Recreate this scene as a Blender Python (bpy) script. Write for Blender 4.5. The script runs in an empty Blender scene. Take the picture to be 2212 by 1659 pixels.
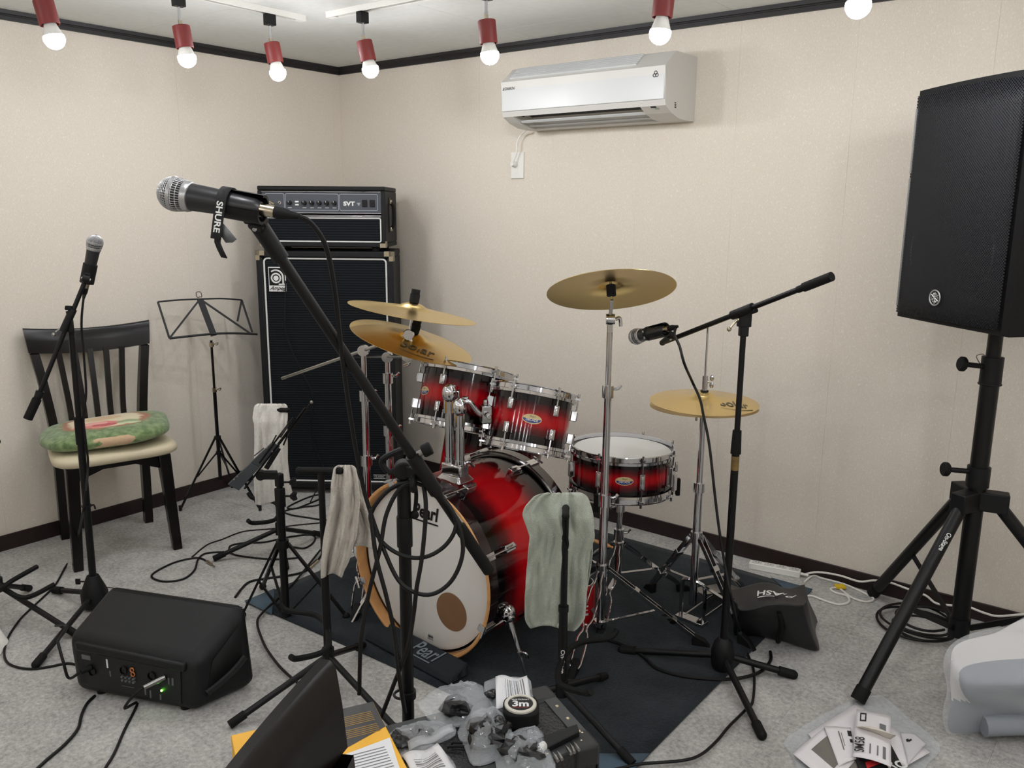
import bpy, math, random
from mathutils import noise as mnoise
from mathutils import Vector as V, Matrix

# ---------------------------------------------------------------- camera, world, exposure
W_, H_ = 2212, 1659
FPX = 1815.3
YAW, PITCH, ROLL = -0.663235, 0.205128, 0.007989
CAM = V((3.715, -3.2067, 1.42))
_f = V((math.sin(YAW)*math.cos(PITCH), math.cos(YAW)*math.cos(PITCH), -math.sin(PITCH)))
_r = V((math.cos(YAW), -math.sin(YAW), 0)); _u = _r.cross(_f)
FWD = _f
RGT = _r*math.cos(ROLL) + _u*math.sin(ROLL)
UPV = -_r*math.sin(ROLL) + _u*math.cos(ROLL)
scene = bpy.context.scene
COL = scene.collection
cd = bpy.data.cameras.new('camera'); cam = bpy.data.objects.new('camera', cd); COL.objects.link(cam)
cd.sensor_width = 36.0; cd.lens = FPX/W_*36.0; cd.clip_start = 0.05; cd.clip_end = 50
M3 = Matrix((RGT, UPV, -FWD)).transposed()
cam.matrix_world = Matrix.Translation(CAM) @ M3.to_4x4()
scene.camera = cam
wd = bpy.data.worlds.new('world'); scene.world = wd; wd.use_nodes = True
wd.node_tree.nodes['Background'].inputs[0].default_value = (1, 1, 1, 1)
wd.node_tree.nodes['Background'].inputs[1].default_value = 0.0
scene.view_settings.view_transform = 'Standard'
scene.view_settings.look = 'None'
scene.view_settings.gamma = 1.0
scene.view_settings.use_curve_mapping = False
scene.view_settings.exposure = 1.7
BULB = 52.0            # radiance of the lamp bulbs
scene.cycles.max_bounces = 7
scene.cycles.diffuse_bounces = 4
scene.cycles.glossy_bounces = 4
scene.cycles.transparent_max_bounces = 10
scene.cycles.use_adaptive_sampling = True
scene.cycles.adaptive_threshold = 0.03
scene.cycles.sample_clamp_indirect = 6.0

# ---------------------------------------------------------------- pixel helpers (a pixel gives a direction only)
def ray(px, py): return FWD + RGT*((px-W_/2)/FPX) - UPV*((py-H_/2)/FPX)
def onz(px, py, z): d = ray(px, py); return CAM + d*((z-CAM.z)/d.z)
def fl(px, py, z=0.0): return onz(px, py, z)
def ony(px, py, y): d = ray(px, py); return CAM + d*((y-CAM.y)/d.y)
def onx(px, py, x): d = ray(px, py); return CAM + d*((x-CAM.x)/d.x)
def onp(px, py, p0, n): d = ray(px, py); return CAM + d*((p0-CAM).dot(n)/d.dot(n))
def dp(px, py, dep): return CAM + ray(px, py)*dep
def depth(p): return (V(p)-CAM).dot(FWD)
def up(g, px, py):
    d = ray(px, py); gx, gy = g[0]-CAM.x, g[1]-CAM.y
    t = (gx*d.x+gy*d.y)/(d.x*d.x+d.y*d.y)
    return V((g[0], g[1], CAM.z+t*d.z))

# ---------------------------------------------------------------- materials
def lin(c): return tuple(((x/255)/12.92 if x/255 <= .04045 else ((x/255+.055)/1.055)**2.4) for x in c)
MATS = {}
class NT:
    def __init__(s, m): s.t = m.node_tree; s.b = s.t.nodes['Principled BSDF']
    def n(s, typ, **kw):
        x = s.t.nodes.new(typ)
        for k, v in kw.items(): setattr(x, k, v)
        return x
    def l(s, a, b): s.t.links.new(a, b)
def mat(name, rgb, rough=.5, metal=0, spec=.5, noise=0, nscale=60, bump=0, bscale=200, coat=0, alpha=1, emit=None, estr=0, sheen=0, trans=0, coord='Object'):
    if name in MATS: return MATS[name]
    m = bpy.data.materials.new(name); m.use_nodes = True; MATS[name] = m
    k = NT(m); b = k.b
    c = lin(rgb)
    b.inputs['Base Color'].default_value = (*c, 1); b.inputs['Roughness'].default_value = rough
    b.inputs['Metallic'].default_value = metal; b.inputs['Specular IOR Level'].default_value = spec
    b.inputs['Coat Weight'].default_value = coat; b.inputs['Coat Roughness'].default_value = .05
    b.inputs['Sheen Weight'].default_value = sheen
    b.inputs['Alpha'].default_value = alpha
    b.inputs['Transmission Weight'].default_value = trans
    if emit: b.inputs['Emission Color'].default_value = (*lin(emit), 1); b.inputs['Emission Strength'].default_value = estr
    if noise or bump:
        tc = k.n('ShaderNodeTexCoord')
        if noise:
            t = k.n('ShaderNodeTexNoise'); t.inputs['Scale'].default_value = nscale; t.inputs['Detail'].default_value = 4
            k.l(tc.outputs[coord], t.inputs['Vector'])
            r = k.n('ShaderNodeValToRGB')
            r.color_ramp.elements[0].position = .3; r.color_ramp.elements[1].position = .7
            r.color_ramp.elements[0].color = (*[x*(1-noise) for x in c], 1)
            r.color_ramp.elements[1].color = (*[min(1, x*(1+noise)) for x in c], 1)
            k.l(t.outputs['Fac'], r.inputs['Fac']); k.l(r.outputs['Color'], b.inputs['Base Color'])
        if bump:
            t2 = k.n('ShaderNodeTexNoise'); t2.inputs['Scale'].default_value = bscale; t2.inputs['Detail'].default_value = 3
            k.l(tc.outputs[coord], t2.inputs['Vector'])
            bp = k.n('ShaderNodeBump'); bp.inputs['Strength'].default_value = bump; bp.inputs['Distance'].default_value = .004
            k.l(t2.outputs['Fac'], bp.inputs['Height']); k.l(bp.outputs['Normal'], b.inputs['Normal'])
    return m

def M_(name): return MATS[name]
chrome = mat('chrome', (205, 205, 208), .09, 1)
chrome_dull = mat('chrome_dull', (185, 183, 180), .22, 1)
steel = mat('steel', (150, 148, 145), .3, 1)
nickel = mat('nickel', (190, 180, 160), .25, 1)
blk = mat('black_satin', (14, 14, 15), .42, spec=.3)
blkgloss = mat('black_gloss', (11, 11, 12), .22, spec=.4)
rubber = mat('rubber', (16, 16, 16), .7, spec=.25)
cable = mat('cable_black', (14, 14, 15), .5, spec=.3)
blkplastic = mat('black_plastic', (16, 16, 18), .5, spec=.3, bump=.15, bscale=900)
tolex = mat('tolex', (19, 20, 22), .55, spec=.3, bump=.5, bscale=500)
white_pl = mat('white_plastic', (235, 234, 228), .35)
grey_pl = mat('grey_plastic', (95, 97, 98), .45)
white_pr = mat('white_print', (225, 225, 222), .5)
piping = mat('white_piping', (228, 228, 224), .45)
wood_nat = mat('natural_maple', (206, 152, 96), .35, noise=.12, nscale=25)
felt = mat('black_felt', (18, 18, 19), .9)

# ---------------------------------------------------------------- mesh builder
def frame(n, x=None):
    n = V(n).normalized()
    if x is None: x = V((1, 0, 0)) if abs(n.x) < .8 else V((0, 1, 0))
    x = V(x); x = (x - n*x.dot(n)).normalized()
    return x, n.cross(x), n
def spline(pts, k=6, closed=False):
    P = [V(p) for p in pts]; n = len(P); out = []
    rng = range(n if closed else n-1)
    for i in rng:
        if closed: a, b, c, d = P[i-1], P[i], P[(i+1) % n], P[(i+2) % n]
        else: a, b, c, d = P[max(i-1, 0)], P[i], P[i+1], P[min(i+2, n-1)]
        for j in range(k):
            t = j/k
            out.append(.5*((2*b)+(c-a)*t+(2*a-5*b+4*c-d)*t*t+(3*b-a-3*c+d)*t**3))
    if not closed: out.append(P[-1])
    return out
ROOTM = {}
class MB:
    def __init__(s): s.v = []; s.f = []; s.mi = []; s.cur = 0
    def add(s, vs, fs):
        o = len(s.v); s.v += [V(x) for x in vs]
        for f in fs: s.f.append([i+o for i in f]); s.mi.append(s.cur)
        return s
    def slot(s, i): s.cur = i; return s
    def obox(s, c, ax, ay, az):
        c, ax, ay, az = V(c), V(ax), V(ay), V(az)
        vs = [c+ax*i+ay*j+az*k for k in (-1, 1) for j in (-1, 1) for i in (-1, 1)]
        return s.add(vs, [(0, 2, 3, 1), (4, 5, 7, 6), (0, 1, 5, 4), (2, 6, 7, 3), (0, 4, 6, 2), (1, 3, 7, 5)])
    def box(s, c, size): return s.obox(c, (size[0]/2, 0, 0), (0, size[1]/2, 0), (0, 0, size[2]/2))
    def bx(s, a, b): return s.box([(a[i]+b[i])/2 for i in range(3)], [abs(b[i]-a[i]) for i in range(3)])
    def beam(s, p0, p1, w, h, upd=(0, 0, 1)):
        p0, p1 = V(p0), V(p1); d = p1-p0; x, y, n = frame(d, upd)
        return s.obox((p0+p1)/2, x*h/2, y*w/2, d/2)
    def hexa(s, p):   # 8 corners: bottom 4 ccw, top 4 ccw
        return s.add(p, [(3, 2, 1, 0), (4, 5, 6, 7), (0, 1, 5, 4), (1, 2, 6, 5), (2, 3, 7, 6), (3, 0, 4, 7)])
    def cyl(s, p0, p1, r0, r1=None, n=16, caps=True):
        p0, p1 = V(p0), V(p1); r1 = r0 if r1 is None else r1
        x, y, z = frame(p1-p0); vs = []
        for p, r in ((p0, r0), (p1, r1)):
            for i in range(n):
                a = 2*math.pi*i/n; vs.append(p+x*math.cos(a)*r+y*math.sin(a)*r)
        fs = [(i, (i+1) % n, n+(i+1) % n, n+i) for i in range(n)]
        if caps: fs += [tuple(range(n-1, -1, -1)), tuple(range(n, 2*n))]
        return s.add(vs, fs)
    def lathe(s, prof, o=(0, 0, 0), axis=(0, 0, 1), n=32, x=None, closed=False, wob=None):
        o = V(o); X, Y, Z = frame(axis, x); vs = []; k = len(prof)
        for i in range(n):
            a = 2*math.pi*i/n; d = X*math.cos(a)+Y*math.sin(a)
            for r, z in prof: vs.append(o+d*max(r, 1e-5)+Z*z)
        fs = []
        for i in range(n):
            j = (i+1) % n
            for q in range(k if closed else k-1):
                q2 = (q+1) % k
                fs.append((i*k+q, j*k+q, j*k+q2, i*k+q2))
        return s.add(vs, fs)
    def tube(s, pts, r, n=8, sm=6, closed=False, caps=True):
        P = spline(pts, sm, closed) if sm else [V(p) for p in pts]
        m = len(P); rr = r if callable(r) else (lambda t: r)
        t0 = (P[1]-P[0]).normalized(); x, y, _ = frame(t0); vs = []
        for i in range(m):
            if closed: t = (P[(i+1) % m]-P[i-1])
            else: t = P[min(i+1, m-1)]-P[max(i-1, 0)]
            if t.length < 1e-9: t = t0
            t = t.normalized(); x = (x-t*x.dot(t)); x = x.normalized() if x.length > 1e-6 else frame(t)[0]
            y = t.cross(x); R = rr(i/(m-1))
            for q in range(n):
                a = 2*math.pi*q/n; vs.append(P[i]+x*math.cos(a)*R+y*math.sin(a)*R)
        fs = []
        for i in range(m if closed else m-1):
            j = (i+1) % m
            for q in range(n): fs.append((i*n+q, i*n+(q+1) % n, j*n+(q+1) % n, j*n+q))
        if caps and not closed: fs += [tuple(range(n-1, -1, -1)), tuple(range((m-1)*n, m*n))]
        return s.add(vs, fs)
    def sphere(s, c, r, n=16, m=10, sc=(1, 1, 1)):
        c = V(c); vs = [c+V((0, 0, r*sc[2]))]; fs = []
        for j in range(1, m):
            b = math.pi*j/m
            for i in range(n):
                a = 2*math.pi*i/n
                vs.append(c+V((r*math.sin(b)*math.cos(a)*sc[0], r*math.sin(b)*math.sin(a)*sc[1], r*math.cos(b)*sc[2])))
        vs.append(c-V((0, 0, r*sc[2])))
        for i in range(n): fs.append((0, 1+i, 1+(i+1) % n))
        for j in range(m-2):
            for i in range(n):
                a = 1+j*n+i; b = 1+j*n+(i+1) % n; fs.append((a, a+n, b+n, b))
        L = len(vs)-1
        for i in range(n): fs.append((L, 1+(m-2)*n+(i+1) % n, 1+(m-2)*n+i))
        return s.add(vs, fs)
    def torus(s, c, axis, R, r, n=32, m=8, x=None, sy=1):
        X, Y, Z = frame(axis, x); c = V(c)
        return s.tube([c+X*math.cos(2*math.pi*i/n)*R+Y*math.sin(2*math.pi*i/n)*R*sy for i in range(n)], r, m, 0, True)
    def prism(s, poly, o, X, Y, th):
        o, X, Y = V(o), V(X), V(Y); N = X.cross(Y).normalized(); n = len(poly)
        vs = [o+X*a+Y*b for a, b in poly]+[o+X*a+Y*b+N*th for a, b in poly]
        return s.add(vs, [tuple(range(n-1, -1, -1)), tuple(range(n, 2*n))]+[(i, (i+1) % n, n+(i+1) % n, n+i) for i in range(n)])
    def disc(s, c, axis, r, n=32, th=.001, x=None, sy=1):
        X, Y, Z = frame(axis, x)
        return s.prism([(r*math.cos(2*math.pi*i/n), r*sy*math.sin(2*math.pi*i/n)) for i in range(n)], c, X, Y, th)
    def grid(s, fn, nu, nv, closeu=False):
        vs = [fn(i/nu, j/nv) for j in range(nv+1) for i in range(nu if closeu else nu+1)]
        w = nu if closeu else nu+1; fs = []
        for j in range(nv):
            for i in range(nu):
                fs.append((j*w+i, j*w+(i+1) % w, (j+1)*w+(i+1) % w, (j+1)*w+i))
        return s.add(vs, fs)
    def text(s, txt, size, o, X, Y, ext=.0004, shear=0, bold=0, align='CENTER', sx=1, warp=None):
        cu = bpy.data.curves.new('t', 'FONT'); cu.body = txt; cu.size = size; cu.align_x = align; cu.align_y = 'CENTER'
        cu.shear = shear; cu.offset = bold*size; cu.resolution_u = 3
        ob = bpy.data.objects.new('t', cu); me = ob.to_mesh()
        o, X, Y = V(o), V(X).normalized(), V(Y).normalized(); N = X.cross(Y)
        w = warp or (lambda a, b: o+X*a+Y*b+N*ext)
        vs = [w(v.co.x*sx, v.co.y) for v in me.vertices]; fs = [tuple(p.vertices) for p in me.polygons]
        ob.to_mesh_clear(); bpy.data.objects.remove(ob); bpy.data.curves.remove(cu)
        return s.add(vs, fs)
    def build(s, name, m, parent=None, smooth=True, bevel=0, bseg=2, local=False, solid=0, sub=0, angle=35):
        me = bpy.data.meshes.new(name); Mi = ROOTM.get(parent.name) if parent else None
        vs = s.v
        if parent and not local:
            inv = Mi.inverted(); vs = [inv @ v for v in vs]
        me.from_pydata([tuple(v) for v in vs], [], s.f)
        ms = m if isinstance(m, (list, tuple)) else [m]
        for q in ms: me.materials.append(q)
        if len(ms) > 1: me.polygons.foreach_set('material_index', s.mi)
        me.update()
        if smooth:
            me.polygons.foreach_set('use_smooth', [True]*len(me.polygons))
            try: me.set_sharp_from_angle(angle=math.radians(angle))
            except Exception: pass
        o = bpy.data.objects.new(name, me); COL.objects.link(o)
        if parent: o.parent = parent; ROOTM[o.name] = Mi
        else: ROOTM[o.name] = Matrix()
        if solid:
            md = o.modifiers.new('solid', 'SOLIDIFY'); md.thickness = solid; md.offset = 0
        if bevel:
            md = o.modifiers.new('bevel', 'BEVEL'); md.width = bevel; md.segments = bseg; md.limit_method = 'ANGLE'; md.angle_limit = .6
            md.harden_normals = False
        if sub:
            md = o.modifiers.new('sub', 'SUBSURF'); md.levels = sub; md.render_levels = sub
        return o
def thing(name, label, cat, loc=(0, 0, 0), group=None, m=None):
    o = bpy.data.objects.new(name, None); COL.objects.link(o); o.empty_display_size = .05
    M = m if m is not None else Matrix.Translation(V(loc))
    o.matrix_world = M; ROOTM[o.name] = M
    o['label'] = label; o['category'] = cat
    if group: o['group'] = group
    return o
def tag(o, label, cat, group=None):
    o['label'] = label; o['category'] = cat
    if group: o['group'] = group
    return o
def solo(mb, name, m, label, cat, origin=None, group=None, **kw):
    """one-mesh thing with its origin at its base"""
    if origin is None:
        xs = [v.x for v in mb.v]; ys = [v.y for v in mb.v]; zs = [v.z for v in mb.v]
        origin = V(((min(xs)+max(xs))/2, (min(ys)+max(ys))/2, min(zs)))
    origin = V(origin); mb.v = [v-origin for v in mb.v]
    o = mb.build(name, m, **kw); o.location = origin; ROOTM[o.name] = Matrix.Translation(origin)
    return tag(o, label, cat, group)
def struct(o): o['kind'] = 'structure'; return o
def copy_tree(o, parent=None):
    c = o.copy(); COL.objects.link(c); c.parent = parent
    for ch in list(o.children): copy_tree(ch, c)
    return c
def fmat(o, X, Y, Z):
    m = Matrix((V(X), V(Y), V(Z))).transposed().to_4x4(); m.translation = V(o); return m
def ell(c, X, Y, rx, ry, n=24, a0=0, a1=360):
    return [V(c)+V(X)*rx*math.cos(math.radians(a0+(a1-a0)*i/n))+V(Y)*ry*math.sin(math.radians(a0+(a1-a0)*i/n)) for i in range(n+1)]
Zup = V((0, 0, 1))
random.seed(4)
# ================================================================ ROOM
RX, RY, CEIL, CROWN = 5.7, -5.2, 2.162, 2.1248
def wall_mat():
    m = mat('wallpaper', (222, 211, 196), .85)
    k = NT(m); b = k.b; tc = k.n('ShaderNodeTexCoord')
    n1 = k.n('ShaderNodeTexNoise'); n1.inputs['Scale'].default_value = 260; n1.inputs['Detail'].default_value = 3
    mp = k.n('ShaderNodeMapping'); mp.inputs['Scale'].default_value = (1, 1, .55); mp.inputs['Rotation'].default_value = (.3, .3, 0)
    k.l(tc.outputs['Object'], mp.inputs['Vector']); k.l(mp.outputs['Vector'], n1.inputs['Vector'])
    r = k.n('ShaderNodeValToRGB'); e = r.color_ramp.elements
    e[0].position = .32; e[0].color = (*lin((220, 211, 197)), 1); e[1].position = .62; e[1].color = (*lin((226, 218, 205)), 1)
    x = e.new(.73); x.color = (*lin((240, 234, 224)), 1)
    k.l(n1.outputs['Fac'], r.inputs['Fac']); k.l(r.outputs['Color'], b.inputs['Base Color'])
    bp = k.n('ShaderNodeBump'); bp.inputs['Strength'].default_value = .18; bp.inputs['Distance'].default_value = .002
    k.l(n1.outputs['Fac'], bp.inputs['Height']); k.l(bp.outputs['Normal'], b.inputs['Normal'])
    return m
wallm = wall_mat()
def carpet_mat():
    m = mat('carpet', (128, 126, 121), .95, spec=.1)
    k = NT(m); b = k.b; tc = k.n('ShaderNodeTexCoord')
    gp = k.n('ShaderNodeNewGeometry')
    n1 = k.n('ShaderNodeTexNoise'); n1.inputs['Scale'].default_value = 75; n1.inputs['Detail'].default_value = 8; n1.inputs['Roughness'].default_value = .75
    n2 = k.n('ShaderNodeTexNoise'); n2.inputs['Scale'].default_value = 9; n2.inputs['Detail'].default_value = 4
    k.l(gp.outputs['Position'], n1.inputs['Vector']); k.l(gp.outputs['Position'], n2.inputs['Vector'])
    mx = k.n('ShaderNodeMath', operation='MULTIPLY_ADD'); mx.inputs[1].default_value = .35
    k.l(n2.outputs['Fac'], mx.inputs[0]); k.l(n1.outputs['Fac'], mx.inputs[2])
    r = k.n('ShaderNodeValToRGB'); e = r.color_ramp.elements
    e[0].position = .47; e[0].color = (*lin((138, 137, 134)), 1); e[1].position = .9; e[1].color = (*lin((210, 208, 203)), 1)
    k.l(mx.outputs[0], r.inputs['Fac']); k.l(r.outputs['Color'], b.inputs['Base Color'])
    bp = k.n('ShaderNodeBump'); bp.inputs['Strength'].default_value = .5; bp.inputs['Distance'].default_value = .003
    k.l(n1.outputs['Fac'], bp.inputs['Height']); k.l(bp.outputs['Normal'], b.inputs['Normal'])
    return m
carpet = carpet_mat()
ceilm = mat('ceiling_white', (221, 222, 218), .9, noise=.03, nscale=30)
crownm = mat('dark_trim', (27, 25, 27), .5, noise=.1, nscale=40)
basem = mat('dark_baseboard', (38, 24, 22), .45, noise=.2, nscale=40)

floor = struct(MB().bx((-.1, RY-.1, -.1), (RX+.1, .1, -.006)).build('floor', mat('floor_base', (80, 80, 78), .95)))
# carpet tiles, half a metre square
tile = None
for i in range(12):
    for j in range(11):
        x0, y0 = i*.5, -j*.5
        x1, y1 = min(x0+.4996, RX), max(y0-.4996, RY)
        if x1-x0 < .02: continue
        if tile is None or x1-x0 < .49 or y0-y1 < .49:
            o = MB().bx((0, 0, -.006), (x1-x0, y1-y0, 0)).build('carpet_tile', carpet, floor, smooth=False)
            if x1-x0 > .49 and y0-y1 > .49: tile = o
        else:
            o = tile.copy(); COL.objects.link(o)
        o.location = (x0, y0, 0)
ceil = struct(MB().bx((-.1, RY-.1, CEIL+.004), (RX+.1, .1, CEIL+.1)).build('ceiling', ceilm))
cb = None
xs = [0, .455]+[.455+.91*k for k in range(1, 7)]; xs = [min(x, RX) for x in xs]
ys = [0, -.26]+[-.26-.455*k for k in range(1, 12)]; ys = [max(y, RY) for y in ys]
for i in range(len(xs)-1):
    for j in range(len(ys)-1):
        if xs[i+1]-xs[i] < .02 or ys[j]-ys[j+1] < .02: continue
        o = MB().bx((xs[i]+.0006, ys[j+1]+.0006, CEIL), (xs[i+1]-.0006, ys[j]-.0006, CEIL+.004)).build('ceiling_board', ceilm, ceil, smooth=False)
def wall(name, a, b, n, strips, off):
    """a,b floor end points, n inward normal"""
    a, b, n = V(a), V(b), V(n); L = (b-a).length; d = (b-a)/L
    w = MB(); c = (a+b)/2-n*.055
    w.obox(V((c.x, c.y, CEIL/2)), d*(L/2+.1), n*.05, Zup*(CEIL/2)); w = struct(w.build(name, wallm, smooth=False))
    s = [0.0]; t = off
    while t < L: s.append(t); t += strips
    s.append(L)
    for i in range(len(s)-1):
        if s[i+1]-s[i] < .004: continue
        m = (s[i]+s[i+1])/2; p = a+d*m-n*.0025
        MB().obox(V((p.x, p.y, CEIL/2)), d*((s[i+1]-s[i])/2-.0002), n*.0025, Zup*(CEIL/2)).build('wallpaper_strip', wallm, w, smooth=False)
    return w
wall('wall_back', (0, 0, 0), (RX, 0, 0), (0, -1, 0), .4345, .129)
wall('wall_left', (0, RY, 0), (0, 0, 0), (1, 0, 0), .92, .55)
wall('wall_right', (RX, 0, 0), (RX, RY, 0), (-1, 0, 0), .92, .5)
wall('wall_front', (RX, RY, 0), (0, RY, 0), (0, 1, 0), .92, .5)
def crown(name, a, b, n):
    a, b, n = V(a), V(b), V(n); d = (b-a).normalized(); h = CEIL-CROWN
    poly = [(0, 0), (.012, 0), (.013, h*.42), (.0155, h*.45), (.017, h*.55), (.022, h*.6), (.025, h), (0, h)]
    m = MB().prism(poly, V((a.x, a.y, CROWN)), n, Zup, 1); nn = n.cross(Zup)
    L = (b-a).length; vs = m.v; k = len(poly)
    for i in range(k): vs[k+i] = vs[i]+d*L
    return struct(m.build(name, crownm, smooth=False))
def baseb(name, a, b, n, h=.067):
    a, b, n = V(a), V(b), V(n); d = (b-a)
    c = (a+b)/2+n*.004; return struct(MB().obox(V((c.x, c.y, h/2)), d/2, n*.004, Zup*h/2).build(name, basem, bevel=.002))
for nm, a, b, n in (('back', (0, 0, 0), (RX, 0, 0), (0, -1, 0)), ('left', (0, RY, 0), (0, 0, 0), (1, 0, 0)), ('right', (RX, 0, 0), (RX, RY, 0), (-1, 0, 0)), ('front', (RX, RY, 0), (0, RY, 0), (0, 1, 0))):
    crown('trim_'+nm, a, b, n); baseb('baseboard_'+nm, a, b, n)

# ================================================================ LIGHT TRACKS AND LAMPS
redm = mat('lamp_red', (122, 36, 33), .5, noise=.06, nscale=8)
bulbm = mat('bulb_glow', (255, 255, 255), .4, emit=(250, 251, 255), estr=BULB)
TRZ = CEIL-.022
def track(name, a, b, label):
    t = thing(name, label, 'light track', (V(a)+V(b))/2, 'ceiling light tracks')
    a, b = V(a), V(b); d = (b-a).normalized(); s = d.cross(Zup)
    for k in (-1, 1): MB().obox((a+b)/2+s*k*.0135+Zup*(.011), s*.0025, (b-a)/2, Zup*.011).build('rail', white_pl, t, bevel=.001)
    MB().obox((a+b)/2+Zup*.017, s*.012, (b-a)/2, Zup*.004).build('channel', grey_pl, t)
    MB().obox(a+d*.02+Zup*.0108, s*.0165, d*.02, Zup*.0112).build('end_cap', white_pl, t, bevel=.001)
track('light_track', (1.0, -.905, TRZ), (5.2, -.905, TRZ), 'white ceiling light track running parallel to the air conditioner wall')
track('light_track', (.87, -.925, TRZ), (.87, -4.7, TRZ), 'white ceiling light track running parallel to the wall behind the wooden chair')
def lamp(J, bulb, label):
    """J: point on the track underside, bulb: centre of the bulb globe"""
    J, bulb = V(J), V(bulb)
    t = thing('track_lamp', label, 'lamp', J, 'red track lamps on the ceiling')
    MB().obox(J-Zup*.02, (.014, 0, 0), (0, .02, 0), Zup*.02).build('adapter', blk, t, bevel=.002)
    K = J-Zup*.085
    MB().cyl(J-Zup*.04, K, .0055, n=10).box(K, (.012, .006, .02)).build('stem', chrome, t)
    d = (bulb-K).normalized()
    MB().cyl(K, K+d*.02, .007, n=10).build('swivel', nickel, t)
    a = K+d*.018
    MB().lathe([(0, 0), (.0285, 0), (.03, .002), (.03, .072), (.029, .074), (.027, .074), (.027, .03), (0, .03)], a, d, 28).build('socket_cover', redm, t)
    L = (bulb-a).length
    bb = MB(); R = .0315
    n0 = L-.048
    bb.slot(0).lathe([(.0165, .03), (.0165, n0), (.019, n0+.008), (.0285, L-.012), (.0305, L-.008)], a, d, 16)
    bb.slot(1).lathe([(.0305, L-.008)]+[(R*math.cos(math.radians(q)), L+R*math.sin(math.radians(q))) for q in range(-8, 91, 14)], a, d, 16)
    bb.build('bulb', [white_pl, bulbm], t)
    return t
TR = 'red track lamp '
def J_R(x): return V((x, -.905, TRZ))
def J_L(y): return V((.87, y, TRZ))
def bulb_at(px, py, J): return onp(px, py, J, V((FWD.x, FWD.y, 0)))
for J, px, py, lab in (
    (J_L(onx(588, 157, .87).y), 600, 157, 'over the music stand by the left wall'),
    (J_L(onx(394, 126, .87).y), 404, 126, 'second from the open end of the track over the wooden chair'),
    (J_L(onx(98, 84, .87).y), 117, 84, 'third from the open end of the track over the wooden chair'),
    (J_R(ony(786, 150, -.905).x), 800, 150, 'nearest the room corner on the track in front of the air conditioner'),
    (J_R(ony(1050, 119, -.905).x), 1058, 119, 'just beyond the left end of the air conditioner'),
    (J_R(ony(1434, 72, -.905).x), 1426, 72, 'above the right end of the air conditioner'),
    (J_R(ony(1856, 12, -.905).x), 1854, 12, 'between the air conditioner and the loudspeaker')):
    lamp(J, bulb_at(px, py, J), TR+lab)
track('light_track', (1.2, -4.35, TRZ), (4.6, -4.35, TRZ), 'added unseen white ceiling light track along the wall behind the photographer')  # this and the next two tracks are unseen, added to carry extra lamps
track('light_track', (4.85, -1.3, TRZ), (4.85, -4.2, TRZ), 'added unseen white ceiling light track along the wall to the right of the photographer')
track('light_track', (1.9, -2.55, TRZ), (4.5, -2.55, TRZ), 'added unseen white ceiling light track crossing the middle of the room')
for J in [V((x, -2.55, TRZ)) for x in (2.05, 2.65, 3.25, 3.85, 4.4)]+[J_R(3.5), J_R(4.3), J_L(-2.7), J_L(-3.5)]+[V((x, -4.35, TRZ)) for x in (1.4, 2.2, 3.0, 3.8, 4.5)]+[V((4.85, y, TRZ)) for y in (-1.5, -2.3, -3.1, -3.9)]:  # extra lamps out of view, added to lift the dark floor and lower walls
    lamp(J, J-Zup*.2, TR+'added out of view to brighten the floor and lower walls')

# ================================================================ AIR CONDITIONER, SOCKET
acw = mat('ac_white', (202, 204, 203), .35); acs = mat('ac_side', (206, 204, 199), .4)
ACX1 = 2.1236; ACX0 = ACX1-.785
prof = [(p.y, p.z) for p in (onx(x, y, ACX1) for x, y in ((1506.8, 123.5), (1461, 109), (1441, 136), (1437.5, 140), (1436.5, 215), (1438, 227), (1450, 243), (1465, 255), (1480, 260), (1499, 263)))]
prof[0] = (-.001, prof[0][1]); prof[-1] = (-.001, prof[-1][1])
ac = thing('air_conditioner', 'white wall-mounted air conditioner with open louvre', 'air conditioner', ((ACX0+ACX1)/2, -.13, prof[-1][1]))
def acseg(x0, x1, pr, name='body', m=acs):
    b = MB(); n = len(pr)
    b.add([V((x0, y, z)) for y, z in pr]+[V((x1, y, z)) for y, z in pr], [tuple(range(n)), tuple(range(2*n-1, n-1, -1))]+[(i, n+i, n+(i+1) % n, (i+1) % n) for i in range(n)])
    return b.build(name, m, ac, smooth=False)
OX0, OX1 = ACX0+.055, ACX1-.11
acseg(ACX0, OX0, prof, 'end_cap'); acseg(OX1, ACX1, prof, 'end_cap')
P5, P6, P7, P8 = [V((0, a, b)) for a, b in prof[5:9]]
notch = prof[:6]+[(P5.y+.035, P5.z+.035), (P7.y+.03, P7.z+.05), (P8.y, P8.z+.004)]+prof[8:]
acseg(OX0, OX1, notch)
sl = mat('ac_dark', (24, 24, 26), .6)
MB().add([V((OX0, P5.y+.036, P5.z+.031)), V((OX1, P5.y+.036, P5.z+.031)), V((OX1, P7.y+.031, P7.z+.046)), V((OX0, P7.y+.031, P7.z+.046))], [(0, 1, 2, 3)]).build('outlet_opening', sl, ac)
MB().beam(V((OX0+.005, P6.y+.006, P6.z+.005)), V((OX1-.005, P6.y+.006, P6.z+.005)), .012, .005, (0, .7, .7)).build('louvre_flap', acw, ac, bevel=.001)
MB().beam(V((OX0+.005, P7.y+.006, P7.z+.008)), V((OX1-.005, P7.y+.006, P7.z+.008)), .008, .004, (0, .6, .8)).build('louvre_flap', acw, ac, bevel=.001)
for i in range(12):
    x = OX0+.03+i*(OX1-OX0-.06)/11
    MB().box((x, P5.y+.03, P5.z+.012), (.002, .02, .022)).build('fin', sl, ac)
fy = prof[4][0]-.006
MB().bx((ACX0+.002, fy, prof[4][1]+.002), (ACX1-.002, fy+.008, prof[3][1]-.004)).build('front_panel', acw, ac, bevel=.003)
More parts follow.
